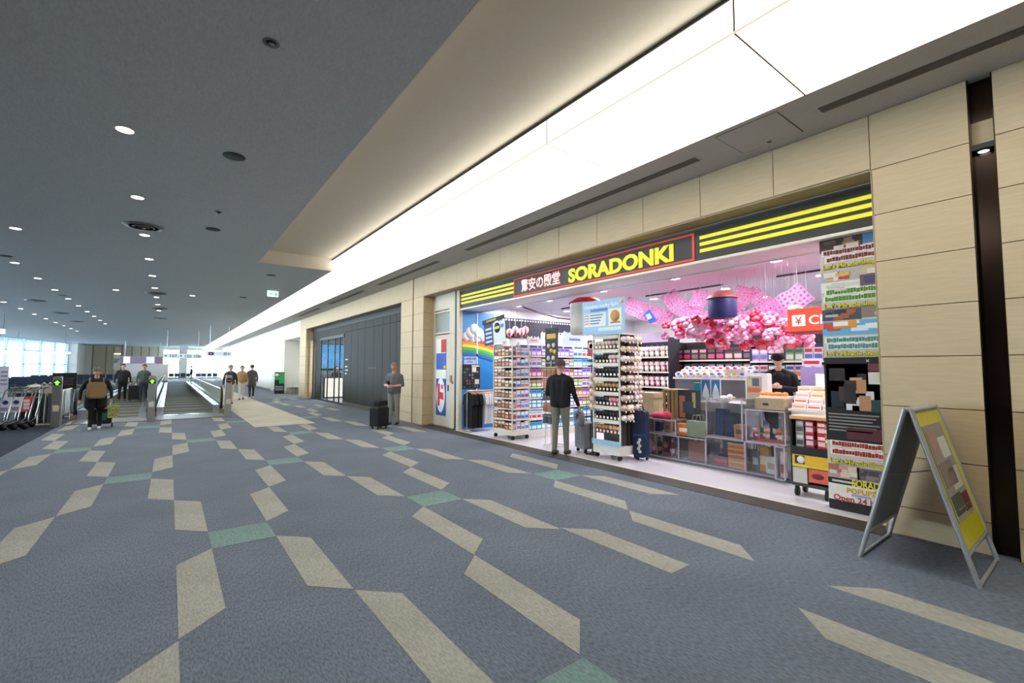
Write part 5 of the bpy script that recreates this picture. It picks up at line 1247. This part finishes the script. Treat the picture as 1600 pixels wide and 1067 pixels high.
# pink netting garlands
m_net = mat('pink_net', 'd678ac', .7, vary=.15)
def garland(a, mid, b, wd, lab, c='e490bc'):
    """a sagging strip of pink paper netting from ceiling point a over mid to b"""
    t = thing('net_garland', lab, 'garland', a, 0, 'pink net garlands')
    A_, M2, B_ = Vector((0, 0, 0)), Vector(mid)-Vector(a), Vector(b)-Vector(a)
    n, m = 16, 5
    g = MB(); P = []
    for i in range(n+1):
        u = i/n; p = A_*(1-u)**2+M2*2*u*(1-u)+B_*u*u
        tg = ((M2-A_)*(1-u)+(B_-M2)*u).normalized(); wv = tg.cross(Vector((.86, .48, -.1))).normalized()
        P.append([p+wv*wd*(j/m-.5)+Vector((.03*math.sin(i*.9), 0, .012*math.sin(i*1.7+j))) for j in range(m+1)])
    for i in range(n):
        for j in range(m):
            q = [P[i][j], P[i+1][j], P[i+1][j+1], P[i][j+1]]; c_ = (q[0]+q[1]+q[2]+q[3])/4
            inn = [c_+(v-c_)*.52 for v in q]
            for k in range(4):
                g.add([q[k], q[(k+1) % 4], inn[(k+1) % 4], inn[k]], [(0, 1, 2, 3)])
    g.build('net', m_net, t)
    MB().tube([tuple(P[0][0]), tuple(P[0][m])], .006, 5).build('end_rod', solid('b0708a'), t)
    MB().tube([tuple(A_), (0, 0, SZ-a[2])], .003, 4).build('string', solid('d8c8d0'), t)
garland((8.2, 6.65, 3.06), (8.3, 6.0, 2.72), (8.3, 5.55, 2.62), .36, 'pink net garland nearest the light blue sign')
garland((8.2, 5.56, 3.15), (8.25, 5.25, 2.7), (8.3, 4.8, 2.55), .34, 'pink net garland with its wide end left of the drum lantern')
garland((8.25, 4.85, 3.12), (8.3, 4.95, 2.6), (8.3, 5.35, 2.55), .28, 'pink net garland directly behind the drum lantern, left side')
garland((8.2, 3.95, 3.05), (8.2, 4.1, 2.55), (8.3, 4.6, 2.5), .30, 'pink net garland directly right of the drum lantern')
garland((8.3, 3.95, 3.0), (8.3, 3.65, 2.75), (8.3, 3.45, 2.5), .26, 'short pink net garland between lantern and red sign')
garland((8.1, 2.95, 2.85), (8.1, 3.4, 2.5), (8.2, 4.1, 2.42), .36, 'bright pink net garland sweeping down beside the red sign')
# pink paper flower balls
def flower(r, c1, c2):
    k = ('f', r, c1, c2)
    if k not in _cache:
        b = MB(); rr = random.Random(3)
        for i in range(9):
            a = 2*PI*i/9; th = (0.5, 1.3, 2.2)[i % 3]
            b.use(i % 2).ball((r*.55*math.sin(th)*math.cos(a), r*.55*math.sin(th)*math.sin(a), r*.55*math.cos(th)), (r*.55, r*.55, r*.42), 7, 5)
        _cache[k] = b.mesh('paper_flower', [M_(c1), M_(c2)])
    return _cache[k]
string_me = MB().tube([(0, 0, 0), (0, 0, 1)], .0007, 4).mesh('string', solid('8a7a84'))
def hang(o, z): place('string', string_me, o, (0, 0, .05), (0, 0, 0), (1, 1, SZ-z-.055))
rf = random.Random(11)
spots = []
for k in range(150):
    y = rf.uniform(2.9, 5.3); z = rf.uniform(1.98, 2.5)
    if 4.6 < y and z < 2.2: z += .2
    x = rf.uniform(7.6, 8.3)
    if any((x-p[0])**2+(y-p[1])**2+(z-p[2])**2 < .022 for p in spots): continue
    spots.append((x, y, z))
for k, (x, y, z) in enumerate(spots):
    c = [('e85a98', 'f4a8cc'), ('f4b4d4', 'fbe0ee'), ('d83a6a', 'ec80a4'), ('f080b0', 'f8cce0'), ('d02c48', 'e86a7a')][k % 5]
    o = place('paper_flower', flower((.10, .12, .085)[k % 3], *c), None, (x, y, z))
    nm = ('rose pink', 'pale pink', 'crimson', 'bright pink', 'red')[k % 5]
    tag(o, nm+' paper flower ball hanging in the cluster below the garlands', 'paper flower', 'paper flower balls'); hang(o, z)
for k in range(8):
    y = 2.95+.09*(k % 4); z = 2.3-.14*(k//2)
    o = place('paper_flower', flower(.07, 'f6a8d0', 'fbe2f0'), None, (7.45, y, z))
    tag(o, 'pale pink paper flower ball in the string left of the red sign', 'paper flower', 'flower strings by the red sign'); hang(o, z)
# blue ornament
t = thing('blue_ornament', 'blue folded paper ornament among the pink garlands', 'ornament', (7.7, 5.62, 2.62))
MB().prism([(-.16, -.08), (.0, -.12), (.16, .06), (.02, .16)], 'x', -.02, .02).build('sheet', solid('3a5ac0'), t)
MB().prism([(-.06, -.02), (.04, -.05), (.1, .05), (.0, .08)], 'x', -.03, -.02).build('pattern', solid('b8c8f0'), t); MB().tube([(0, 0, .15), (0, 0, SZ-2.62)], .003, 4).build('string', solid('c8c8d0'), t)

# ------------------------------------------------ back of the shop
def backshelf(name, lab, x, yl, yr, h, ncol, nsh, cols, what, grp, tmpl, dark='26242c', header_c=None, z0=.12):
    W = yl-yr
    t = thing(name, lab, 'shelving', (x, yl, 0), FC)
    MB().box(0, W, .4, .45, 0, h).build('back_panel', solid(dark), t)
    MB().box(0, W, 0, .4, 0, z0).build('plinth', m_wht, t)
    for q in (0, W): MB().box(q-.015, q+.015, 0, .4, 0, h).build('side_panel', solid(dark), t)
    if header_c: MB().box(0, W, -.02, 0, h-.1, h+.12).build('header', solid(header_c), t)
    st = (h-z0-.1)/nsh
    for k in range(nsh):
        z = z0+st*k
        MB().box(0, W, 0, .4, z-.015, z).build('shelf', m_wht, t); MB().box(0, W, -.01, 0, z-.02, z+.012).build('price_rail', m_rail, t)
        for q in range(ncol):
            c = cols[(k*3+q//2) % len(cols)]
            xx = W*(q+.5)/ncol
            if tmpl == 'packet': me, zz = packet(round(W/ncol*.9, 3), round(st*.8, 3), .16, *c), z
            elif tmpl == 'plush': me, zz = plush(round(st*.42, 3), *c[:2]), z+st*.72
            else: me, zz = bottle(round(W/ncol*.36, 3), round(st*.7, 3), *c[:2]), z
            good(what, me, t, xx, .03 if tmpl != 'plush' else .12, zz, '%s, %s from left, %s shelf up, %s' % (what.replace('_', ' '), nth(q+1), nth(k+1), grp), what.split('_')[-1], grp)
    return t
backshelf('plush_shelf', 'dark back shelf of cream and pink plush toys', 9.0, 7.3, 6.1, 2.3, 8, 6, [('f0e4e0', 'f4ece8'), ('ece0dc', 'f0d8dc'), ('f4ece4', 'e8c8c4'), ('e8a0b0', 'f4d0d8')], 'plush_toy', 'on the back shelf left of the crate', 'plush', header_c='c0b0c8')
backshelf('dark_goods_shelf', 'dark back shelf of framed goods and red boxes', 9.4, 6.2, 4.45, 2.2, 9, 6, [('2a2028', 'c83a6a', '8a7a80'), ('3a3038', '8a6a5a', 'd0a0a8'), ('1e1a20', 'd84a7a', '5a4a50'), ('5a4048', 'c8b0a8', '2a2024'), ('18161a', '6a5a60', 'a89098')], 'framed_box', 'on the dark back shelf in the middle', 'packet', dark='1a161a')
backshelf('drinks_shelf', 'back shelf of blue and white goods behind the person in black', 9.35, 4.45, 2.7, 2.15, 11, 6, [('dfe4ee', '5a78b8', 'c84a4a'), ('5a9a8a', 'e0ece6', 'f4f4f4'), ('e8e0d8', 'e08a3a', '3a6ab0'), ('c8ccec', '8a7ac8', 'f0f0f8'), ('2a4a7a', 'd8e0ec', 'e0c050'), ('7fb08a', 'e4ecd8', '4a7a5a')], 'boxed_drink', 'on the back shelf at the right', 'packet', dark='22304a', header_c='20202a')
backshelf('far_shelf', 'shelf against the back wall of the shop', 12.5, 9.6, 3.0, 2.3, 26, 5, [('c8c0d8', '7a6ab0', 'f0e8f4'), ('d8a0b8', 'f4dce8', '9a4a7a'), ('a8c0dc', '4a78b0', 'f0f4f8'), ('e0c8a0', 'b07a3a', 'f6eeda')], 'gift_carton', 'against the back wall', 'packet', dark='4a4450')
t = thing('lilac_display_stand', 'lilac display panel with a red price card near the counter', 'display panel', (8.3, 2.98, 1.12), FC)
MB().box(-.17, .17, 0, .04, 0, .5).build('panel', solid('a896cc'), t); MB().box(-.14, .14, -.01, 0, .52, .64).build('price_card', solid('f2ecf0'), t); MB().box(-.11, .11, -.014, -.01, .55, .6).build('print', solid('c8304a'), t)
MB().box(-.02, .02, .02, .04, -1.15, .52).box(-.12, .12, -.1, .14, -1.15, -1.13).build('stand', m_metal, t)
t = thing('white_screen', 'small white monitor on a stand at the right of the shop', 'monitor', (8.1, 2.72, 1.18), FC)
MB().box(-.15, .15, 0, .03, 0, .34).build('bezel', solid('e8e4e4'), t); MB().box(-.135, .135, -.004, 0, .015, .325).build('screen', emit_mat('pale_screen', 'f0eae6', .9), t); MB().box(-.02, .02, .03, .05, -1.2, .2).box(-.12, .12, -.1, .14, -1.2, -1.18).build('stand', m_metal, t)

# ------------------------------------------------ A-frame sign in the hall
AF = thing('a_frame_sign', 'grey metal A-frame sign board with yellow poster beside the stone wall', 'a-frame sign', (5.17, 1.04, 0))
HZ, WD2 = 1.27, 0.40
m_af = mat('aframe_silver', 'b9bcbe', .35, metal=.5)
for s, nm in ((-1, 'front'), (1, 'rear')):
    yb = s*0.36; tilt = math.atan2(0.34, HZ)
    def pt(x, z): return (x, s*(0.02+(HZ-z)/HZ*0.34), z)
    for x in (-WD2, WD2): MB().tube([pt(x, 0.0), pt(x, HZ)], .018, 4).build('leg_rail', m_af, AF)
    MB().tube([pt(-WD2, HZ-.01), pt(WD2, HZ-.01)], .022, 4).build('top_rail', m_af, AF)
    MB().tube([pt(-WD2, .22), pt(WD2, .22)], .020, 4).build('bottom_rail', m_af, AF)
    MB().tube([pt(-WD2, .015), pt(WD2, .015)], .014, 4).build('foot_rail', m_af, AF)
    a, b, c, d = pt(-WD2, .22), pt(WD2, .22), pt(WD2, HZ-.02), pt(-WD2, HZ-.02)
    o = .006
    def sh_(x0, x1, z0, z1, off, mm, nm2):
        P = [pt(x0, z0), pt(x1, z0), pt(x1, z1), pt(x0, z1)]
        nrm = Vector((0, s*HZ, .34)).normalized()
        v = [Vector(p)+nrm*off for p in P]+[Vector(p)+nrm*(off+.004) for p in P]
        MB().add(v, [(0, 3, 2, 1), (4, 5, 6, 7), (0, 1, 5, 4), (1, 2, 6, 5), (2, 3, 7, 6), (3, 0, 4, 7)]).build(nm2, mm, AF)
    sh_(-WD2, WD2, .22, HZ-.02, 0, mat('aframe_back', '8f9496', .6), 'back_plate')
    if s < 0:
        sh_(-WD2+.02, WD2-.02, .24, HZ-.04, .005, mat('aframe_yellow', 'd8cf2c', .35, coat=.4), 'poster')
        sh_(-WD2+.06, WD2-.14, .42, HZ-.14, .010, solid('9a948a'), 'picture')
        for x0, x1, z0, z1, c in ((-.3, -.1, .9, 1.08, 'b08a84'), (-.05, .2, .86, 1.02, 'd8d8d0'), (-.3, .1, .66, .84, '8a7c74'), (-.1, .22, .62, .78, 'c8c4b8'), (-.3, .0, .46, .6, '4f5a44'), (.02, .22, .45, .58, '6a3c3a'), (-.22, .18, .47, .5, 'a88a8a')):
            sh_(x0, x1, z0, z1, .013, solid(c), 'print')
MB().tube([(-WD2, -.17, .72), (WD2*.6, .0, .70), (-WD2, .17, .72)], .005, 5).build('spreader', m_metal, AF)

# ================================================================== PEOPLE
def chain_surface(prims, voxel, smooth=4):
    """union of tapered limbs grown into one continuous skin; prims: (p0, r0, p1, r1, tag)"""
    b = MB()
    for p0, r0, p1, r1, tg in prims:
        p0, p1 = Vector(p0), Vector(p1); d = p1-p0; L = d.length
        n = 12
        if L < 1e-5: b.ball(p0, r0, 12, 8); continue
        dn = d/L; pts = []; rs = []
        for k in range(5): a = PI/2*k/4; pts.append(p0-dn*r0*math.cos(a)); rs.append(max(r0*math.sin(a), 1e-4))
        for k in range(5): a = PI/2*k/4; pts.append(p1+dn*r1*math.sin(a)); rs.append(max(r1*math.cos(a), 1e-4))
        b.tube(pts, rs, n, True)
    me = b.mesh('tmp', [])
    o = place('tmp', me)
    m = o.modifiers.new('r', 'REMESH'); m.mode = 'VOXEL'; m.voxel_size = voxel; m.use_smooth_shade = True
    s = o.modifiers.new('s', 'SMOOTH'); s.factor = .5; s.iterations = smooth
    dg = bpy.context.evaluated_depsgraph_get(); dg.update()
    out = bpy.data.meshes.new_from_object(o.evaluated_get(dg))
    bpy.data.objects.remove(o); bpy.data.meshes.remove(me)
    return out
def paint(me, prims, tags, mats):
    """give each face the material of the limb it belongs to"""
    for m in mats: me.materials.append(m)
    nf = len(me.polygons); c = np.empty(nf*3); me.polygons.foreach_get('center', c); c = c.reshape(-1, 3)
    best = np.full(nf, 1e9); idx = np.zeros(nf, int)
    for p0, r0, p1, r1, tg in prims:
        p0, p1 = np.array(p0, float), np.array(p1, float); d = p1-p0; L2 = max((d*d).sum(), 1e-9)
        t = np.clip(((c-p0)@d)/L2, 0, 1)
        dist = np.linalg.norm(c-(p0+t[:, None]*d), axis=1)-(r0+(r1-r0)*t)
        k = dist < best; best[k] = dist[k]; idx[k] = tags.index(tg)
    me.polygons.foreach_set('material_index', idx.astype(np.int32)); me.polygons.foreach_set('use_smooth', np.ones(nf, bool)); me.update()
def person(label, loc, rz, H=1.72, top='17171a', legs='2a2a2e', shoes='2a2622', skin='c99a7c', hair='1c1814', elbow=None, wrist=None, stride=0.06, voxel=.013,
           short=False, head_turn=0.0, head_down=0.0, bulk=1.0, long_coat=False, cap=None, group=None, fingers=True, lean=0.0):
    """standing figure facing local +y; elbow/wrist: {-1: left, 1: right} joint positions"""
    k = H/1.75
    P = []
    def ad(a, ra, b, rb, t): P.append((tuple(x*k for x in a), ra*k, tuple(x*k for x in b), rb*k, t))
    ln = lean
    B_ = bulk
    # trunk
    for s in (-1, 1):
        ad((s*.075*B_, 0, .93), .105*B_, (s*.085*B_, .0+ln*.3, 1.15), .100*B_, 'top')
        ad((s*.085*B_, ln*.3, 1.15), .100*B_, (s*.095*B_, ln*.6, 1.33), .098*B_, 'top')
        ad((s*.045, ln*.7-.01, 1.455), .052, (s*.16*B_, ln*.7, 1.385), .060*B_, 'top')
    ad((0, .02, 1.0), .11*B_, (0, ln*.5+.01, 1.34), .11*B_, 'top')
    if long_coat:
        for s in (-1, 1): ad((s*.08*B_, 0, .95), .12*B_, (s*.09*B_, .0, .70), .12*B_, 'top')
    ad((0, ln*.7, 1.30), .085, (0, ln*.72-.01, 1.43), .066, 'top'); ad((0, ln*.8-.005, 1.475), .056, (0, ln*.9+.005, 1.53), .055, 'skin')
    # legs
    for s in (-1, 1):
        st = stride*s
        hip, knee, ank = (s*.09, 0, .92), (s*.095, st*.5+.015, .50), (s*.10, st, .09)
        ad(hip, .095*B_, knee, .062, 'legs'); ad(knee, .062, ank, .047, 'legs')
        ad((s*.10, st-.03, .05), .045, (s*.105, st+.13, .035), .036, 'shoes'); ad((s*.10, st-.03, .035), .036, (s*.105, st+.15, .028), .030, 'shoes')
    # arms and hands
    for s in (-1, 1):
        sh = (s*.178*B_, ln*.7, 1.365)
        el = (elbow or {}).get(s, (s*.255*B_, -.03, 1.12)); wr = (wrist or {}).get(s, (s*.265*B_, .06, .87))
        ad(sh, .064*B_, el, .047, 'top')
        E_, W_ = Vector(el), Vector(wr); mid = E_+(W_-E_)*.15
        if short:
            ad(el, .044, tuple(mid), .045, 'top'); ad(tuple(mid), .040, wr, .028, 'skin')
        else: ad(el, .048, tuple(W_-(W_-E_).normalized()*.02), .036, 'top')
        d = (W_-E_).normalized(); side = d.cross(Vector((s, 0, .3))).normalized(); out = side.cross(d).normalized()
        pc2 = W_+d*.05
        ad(tuple(W_), .026, tuple(W_+d*.085+side*.012), .024, 'skin'); ad(tuple(W_+side*.012), .022, tuple(W_+d*.085-side*.02), .021, 'skin')
        if fingers:
            for q in range(4):
                base = W_+d*.09+side*(.030-.02*q); ln_ = (.062, .07, .066, .052)[q]
                kn = base+d*ln_*.55; tip = kn+(d*.6-out*s*.75).normalized()*ln_*.5
                ad(tuple(base), .0095, tuple(kn), .009, 'skin'); ad(tuple(kn), .009, tuple(tip), .008, 'skin')
            tb = W_+d*.03+side*.03; ad(tuple(tb), .012, tuple(tb+(d*.6+side*.6).normalized()*.035), .0105, 'skin')
            t2 = tb+(d*.6+side*.6).normalized()*.035; ad(tuple(t2), .0105, tuple(t2+(d*.9-out*s*.3).normalized()*.028), .009, 'skin')
    # head
    hc = Vector((0, ln+.02, 1.635)); R = Matrix.Rotation(head_turn, 3, 'Z') @ Matrix.Rotation(-head_down, 3, 'X')
    def hp(x, y, z): return tuple(hc+R @ Vector((x, y, z)))
    ad(hp(0, -.015, .03), .083, hp(0, .02, .02), .080, 'skin'); ad(hp(0, .025, -.02), .066, hp(0, .045, -.075), .040, 'skin')
    ad(hp(0, .095, .0), .011, hp(0, .115, -.025), .014, 'skin')
    for s in (-1, 1): ad(hp(s*.082, -.005, .01), .016, hp(s*.084, -.005, -.018), .012, 'skin')
    tags = ['skin', 'top', 'legs', 'shoes']
    me = chain_surface(P, voxel)
    paint(me, P, tags, [mat('skin_'+skin, skin, .6, vary=.03), mat('wear_'+top, top, .85, bump=.4, bscale=25), mat('wear_'+legs, legs, .85, bump=.4, bscale=25), mat('wear_'+shoes, shoes, .6)])
    t = thing('person', label, 'person', loc, rz, group)
    me.name = 'body'; place('body', me, t)
    # hair, eyes, mouth
    hb = MB(); n, m = 16, 9
    vs = []; fs = []
    for j in range(m):
        th = (PI*.60)*j/(m-1)
        for i in range(n):
            a = 2*PI*i/n; x, y = math.sin(th)*math.cos(a), math.sin(th)*math.sin(a)
            lim = 1.0
            zz = math.cos(th)
            if y > .25 and zz < .45: zz = .45+(.45-zz)*.15; y *= .93
            vs.append(tuple(q*k for q in hp(x*.096, y*.112-.005, zz*.105+.038)))
    for j in range(m-1):
        for i in range(n): fs.append((j*n+i, (j+1)*n+i, (j+1)*n+(i+1) % n, j*n+(i+1) % n))
    hb.add(vs, fs, True); hb.build('hair', mat('hair_'+hair, hair, .7, bump=.5, bscale=60), t)
    for s in (-1, 1):
        MB().ball(tuple(q*k for q in hp(s*.032, .093, .018)), (.013*k, .008*k, .008*k), 8, 6).use(1).ball(tuple(q*k for q in hp(s*.032, .100, .018)), .0055*k, 6, 5).build('eye', [solid('ece8e2'), solid('20160f')], t)
    MB().ball(tuple(q*k for q in hp(0, .088, -.06)), (.024*k, .008*k, .006*k), 8, 5).build('mouth', solid('a05f52'), t)
    if cap:
        MB().lathe([(.104*k, -.01*k), (.106*k, .03*k), (.085*k, .085*k), (.03*k, .115*k), (.0001, .118*k)], tuple(q*k for q in hp(0, -.002, .045)), 18).build('cap', mat('wear_'+cap, cap, .8), t)
    return t

def suitcase(label, loc, rz, w_, h_, d_, c, handle=.0, grp=None, soft=False):
    t = thing('suitcase', label, 'suitcase', loc, rz, grp)
    b = MB(); b.rbox(-w_/2, w_/2, -d_/2, d_/2, .07, h_, .05, 4)
    b.build('shell', mat('case_'+c, c, .45 if not soft else .85, bump=.15 if not soft else .5, bscale=8), t)
    if not soft:
        for q in range(5): MB().box(-w_/2+w_*(q+.6)/5.2-.006, -w_/2+w_*(q+.6)/5.2+.006, -d_/2-.006, -d_/2+.004, .14, h_-.08).build('rib', mat('case_'+c, c), t)
    else:
        MB().rbox(-w_*.4, w_*.4, -d_/2-.03, -d_/2, .12, h_*.55, .02).build('pocket', mat('case_'+c, c), t)
    MB().box(-w_/2-.004, w_/2+.004, -.008, .008, .09, h_-.02).build('zip_seam', m_black, t)
    for sx in (-1, 1):
        for sy in (-1, 1): MB().lathe([(.0001, -.014), (.032, -.014), (.032, .014), (.0001, .014)], (sx*w_*.38, sy*d_*.32, .032), 10, 'x').box(sx*w_*.38-.018, sx*w_*.38+.018, sy*d_*.32-.018, sy*d_*.32+.018, .045, .075).build('wheel', m_black, t)
    MB().tube([(-.06, 0, h_), (-.05, 0, h_+.03), (.05, 0, h_+.03), (.06, 0, h_)], .01, 6).build('grip', m_black, t)
    if handle:
        MB().tube([(-.09, d_*.3, h_-.02), (-.09, d_*.3, h_+handle), (.09, d_*.3, h_+handle), (.09, d_*.3, h_-.02)], .009, 6).build('pull_handle', m_dmetal, t)
    return t

# man at the shop threshold, seen from behind, right hand on his suitcase
person('man in black jacket and grey green trousers standing at the shop threshold', (5.84, 6.28, 0), -1.15, 1.75, top='17171b', legs='7d7b6c', shoes='3f3a32', hair='4a4038', skin='c49a80',
       elbow={1: (.27, .02, 1.12), -1: (-.26, .0, 1.12)}, wrist={1: (.30, .16, .90), -1: (-.2, .2, 1.05)}, voxel=.009, head_turn=.2, stride=.05, bulk=1.1)
suitcase('silver grey suitcase with a neck pillow beside the man in black', (6.42, 6.20, 0), FC-.3, .38, .58, .26, '77777d', .30)
t = thing('neck_pillow', 'grey horseshoe neck pillow slung on the silver grey suitcase', 'neck pillow', (6.27, 6.19, .64), FC-.3)
arc = [(.115*math.cos(a), -.02, .115*math.sin(a)+.02) for a in [PI*(.62+1.76*q/14) for q in range(15)]]
MB().tube(arc, [.04]+[.055]*13+[.04], 12).build('cushion', mat('pillow_grey', '8d8e98', .85, bump=.3), t)
MB().tube([(-.05, -.02, .125), (.05, -.02, .125)], .008, 5).build('strap', m_black, t)

# man with phone leaning by the pillar
person('man in grey T-shirt looking at his phone beside the stone pillar', (5.10, 12.35, 0), 2.35, 1.73, top='67686a', legs='8f8f86', shoes='3a3c40', skin='cf9a84', hair='7d6a5c', short=True, bulk=1.12,
       elbow={1: (.27, .02, 1.12), -1: (-.27, .02, 1.12)}, wrist={1: (.09, .27, 1.12), -1: (-.07, .28, 1.10)}, voxel=.010, head_down=.35, stride=.03)
t = thing('phone', 'dark mobile phone held by the man in the grey T-shirt', 'phone', (4.83, 12.03, 1.13), 2.35)
MB().rbox(-.036, .036, -.004, .004, -.0, .14, .01).build('case', m_black, t, (0, 0, 0), (-.7, 0, 0)); MB().box(-.032, .032, -.006, -.004, .008, .13).build('screen', emit_mat('phone_glow', '9ab0c8', .5), t, (0, 0, 0), (-.7, 0, 0))
suitcase('black soft suitcase on the carpet before the man with the phone', (4.46, 11.75, 0), .5, .42, .56, .28, '141416', .0, soft=True)
t = thing('carry_bag', 'small black bag lying on top of the soft suitcase', 'bag', (4.52, 11.82, .595), .5)
MB().rbox(-.17, .17, -.09, .09, 0, .13, .04).build('body', mat('case_141416', '141416'), t); MB().tube([(-.08, 0, .13), (-.05, 0, .2), (.05, 0, .2), (.08, 0, .13)], .01, 6).build('handle', m_black, t)

# person with front pack walking towards the camera
P3 = person('person in black with a tan front pack and white shoes pulling a trolley', (-1.50, 15.95, 0), PI+.1, 1.56, top='16161a', legs='0f0f12', shoes='d8d6d2', hair='2a211c', bulk=1.22, cap='6a6058',
       elbow={1: (.33, -.03, 1.12), -1: (-.33, -.03, 1.12)}, wrist={1: (.34, .02, .86), -1: (-.34, .02, .86)}, stride=.10, voxel=.010, long_coat=True)
t = thing('front_pack', 'tan backpack worn on the chest of the person in black', 'backpack', (-1.50, 15.95, -.12), PI+.1)
MB().rbox(-.19, .19, .15, .30, .92, 1.34, .10, 5).build('body', mat('tan_pack', '8d7450', .8, bump=.4), t); MB().rbox(-.14, .14, .30, .34, .95, 1.14, .05).build('pocket', mat('tan_pack', '8d7450'), t)
for s in (-1, 1): MB().tube([(s*.13, .2, 1.3), (s*.13, .12, 1.42), (s*.13, -.05, 1.44)], .016, 6).build('strap', solid('5f4e36'), t)
t = thing('floral_bag', 'green patterned shopping bag hanging beside the person in black', 'bag', (-1.15, 15.93, 0), PI+.1)
MB().box(-.11, .11, -.05, .05, .28, .60).build('body', mat('green_print', '9aa860', .8, vary=.5, scale=18), t); MB().tube([(-.05, 0, .6), (-.03, 0, .8), (.03, 0, .8), (.05, 0, .6)], .007, 5).build('handle', solid('7a8a4a'), t)
for k in range(6): MB().ball((-.07+.07*(k % 3), .052, .35+.13*(k//3)), (.02, .004, .02), 8, 4).build('flower_print', solid('b0683a'), t)
t = thing('small_trolley', 'small dark wheeled trolley behind the person in black', 'trolley', (-1.40, 16.35, 0))
MB().rbox(-.2, .2, -.12, .12, .1, .5, .03).build('bin', solid('23282c'), t); MB().box(-.1, .1, -.13, -.12, .2, .4).build('patch', solid('3d7a6a'), t)
for s in (-1, 1): MB().lathe([(.0001, -.015), (.06, -.015), (.06, .015), (.0001, .015)], (s*.21, 0, .06), 12, 'x').build('wheel', m_black, t)
MB().tube([(-.15, .1, .5), (-.15, .12, .95), (.15, .12, .95), (.15, .1, .5)], .012, 6).build('handle', m_metal, t)

# people on the walkways and beyond
person('person in dark clothes riding the left walkway', (-1.75, 28.2, .02), PI, 1.72, top='1c1d22', legs='121318', shoes='7a6450', voxel=.016, fingers=False, bulk=1.1)
suitcase('dark upright suitcase on the left walkway beside the rider', (-1.30, 28.0, .024), 0, .42, .72, .28, '1b1c22', .3)
person('person in a grey green jacket riding behind on the left walkway', (-0.93, 27.0, .02), PI, 1.70, top='4a524e', legs='2f3644', shoes='3a3a3a', voxel=.016, fingers=False)
person('person in dark coat and pale trousers walking right of the walkways', (2.15, 23.5, 0), PI, 1.68, top='34353c', legs='cfc8ba', shoes='3a3430', voxel=.016, fingers=False, stride=.12)
person('person in a tan jacket walking beside the pale carpet strip', (2.9, 26.3, 0), PI, 1.66, top='b08a60', legs='d8d4cc', shoes='1c1a1a', voxel=.016, fingers=False, stride=.16, hair='2a1f18')
person('person in a charcoal coat walking away near the white wall', (3.45, 27.2, 0), 0.1, 1.72, top='4c484a', legs='26262a', shoes='d0ccc6', voxel=.016, fingers=False, long_coat=True, stride=.10)
person('tiny distant person in black standing before the far window', (1.82, 58.5, 0), -PI/2, 1.75, top='16191f', legs='1c2028', shoes='222222', voxel=.02, fingers=False, bulk=1.2)
# shopper inside
person('person in black hooded clothes standing inside the shop by the table', (8.62, 3.62, 0), 1.9, 1.86, top='101014', legs='141418', shoes='1c1c1c', skin='c8a08c', hair='120f10', bulk=1.1, voxel=.012,
       elbow={1: (.27, .05, 1.15), -1: (-.27, .05, 1.15)}, wrist={1: (.08, .27, 1.22), -1: (-.05, .28, 1.2)}, head_down=.85, stride=.02, long_coat=True, cap='0e0e12')
person('dim attendant standing behind the lit reception counter', (7.25, 25.5, 0), PI, 1.66, top='1a1a20', legs='1a1a20', shoes='111111', voxel=.02, fingers=False)
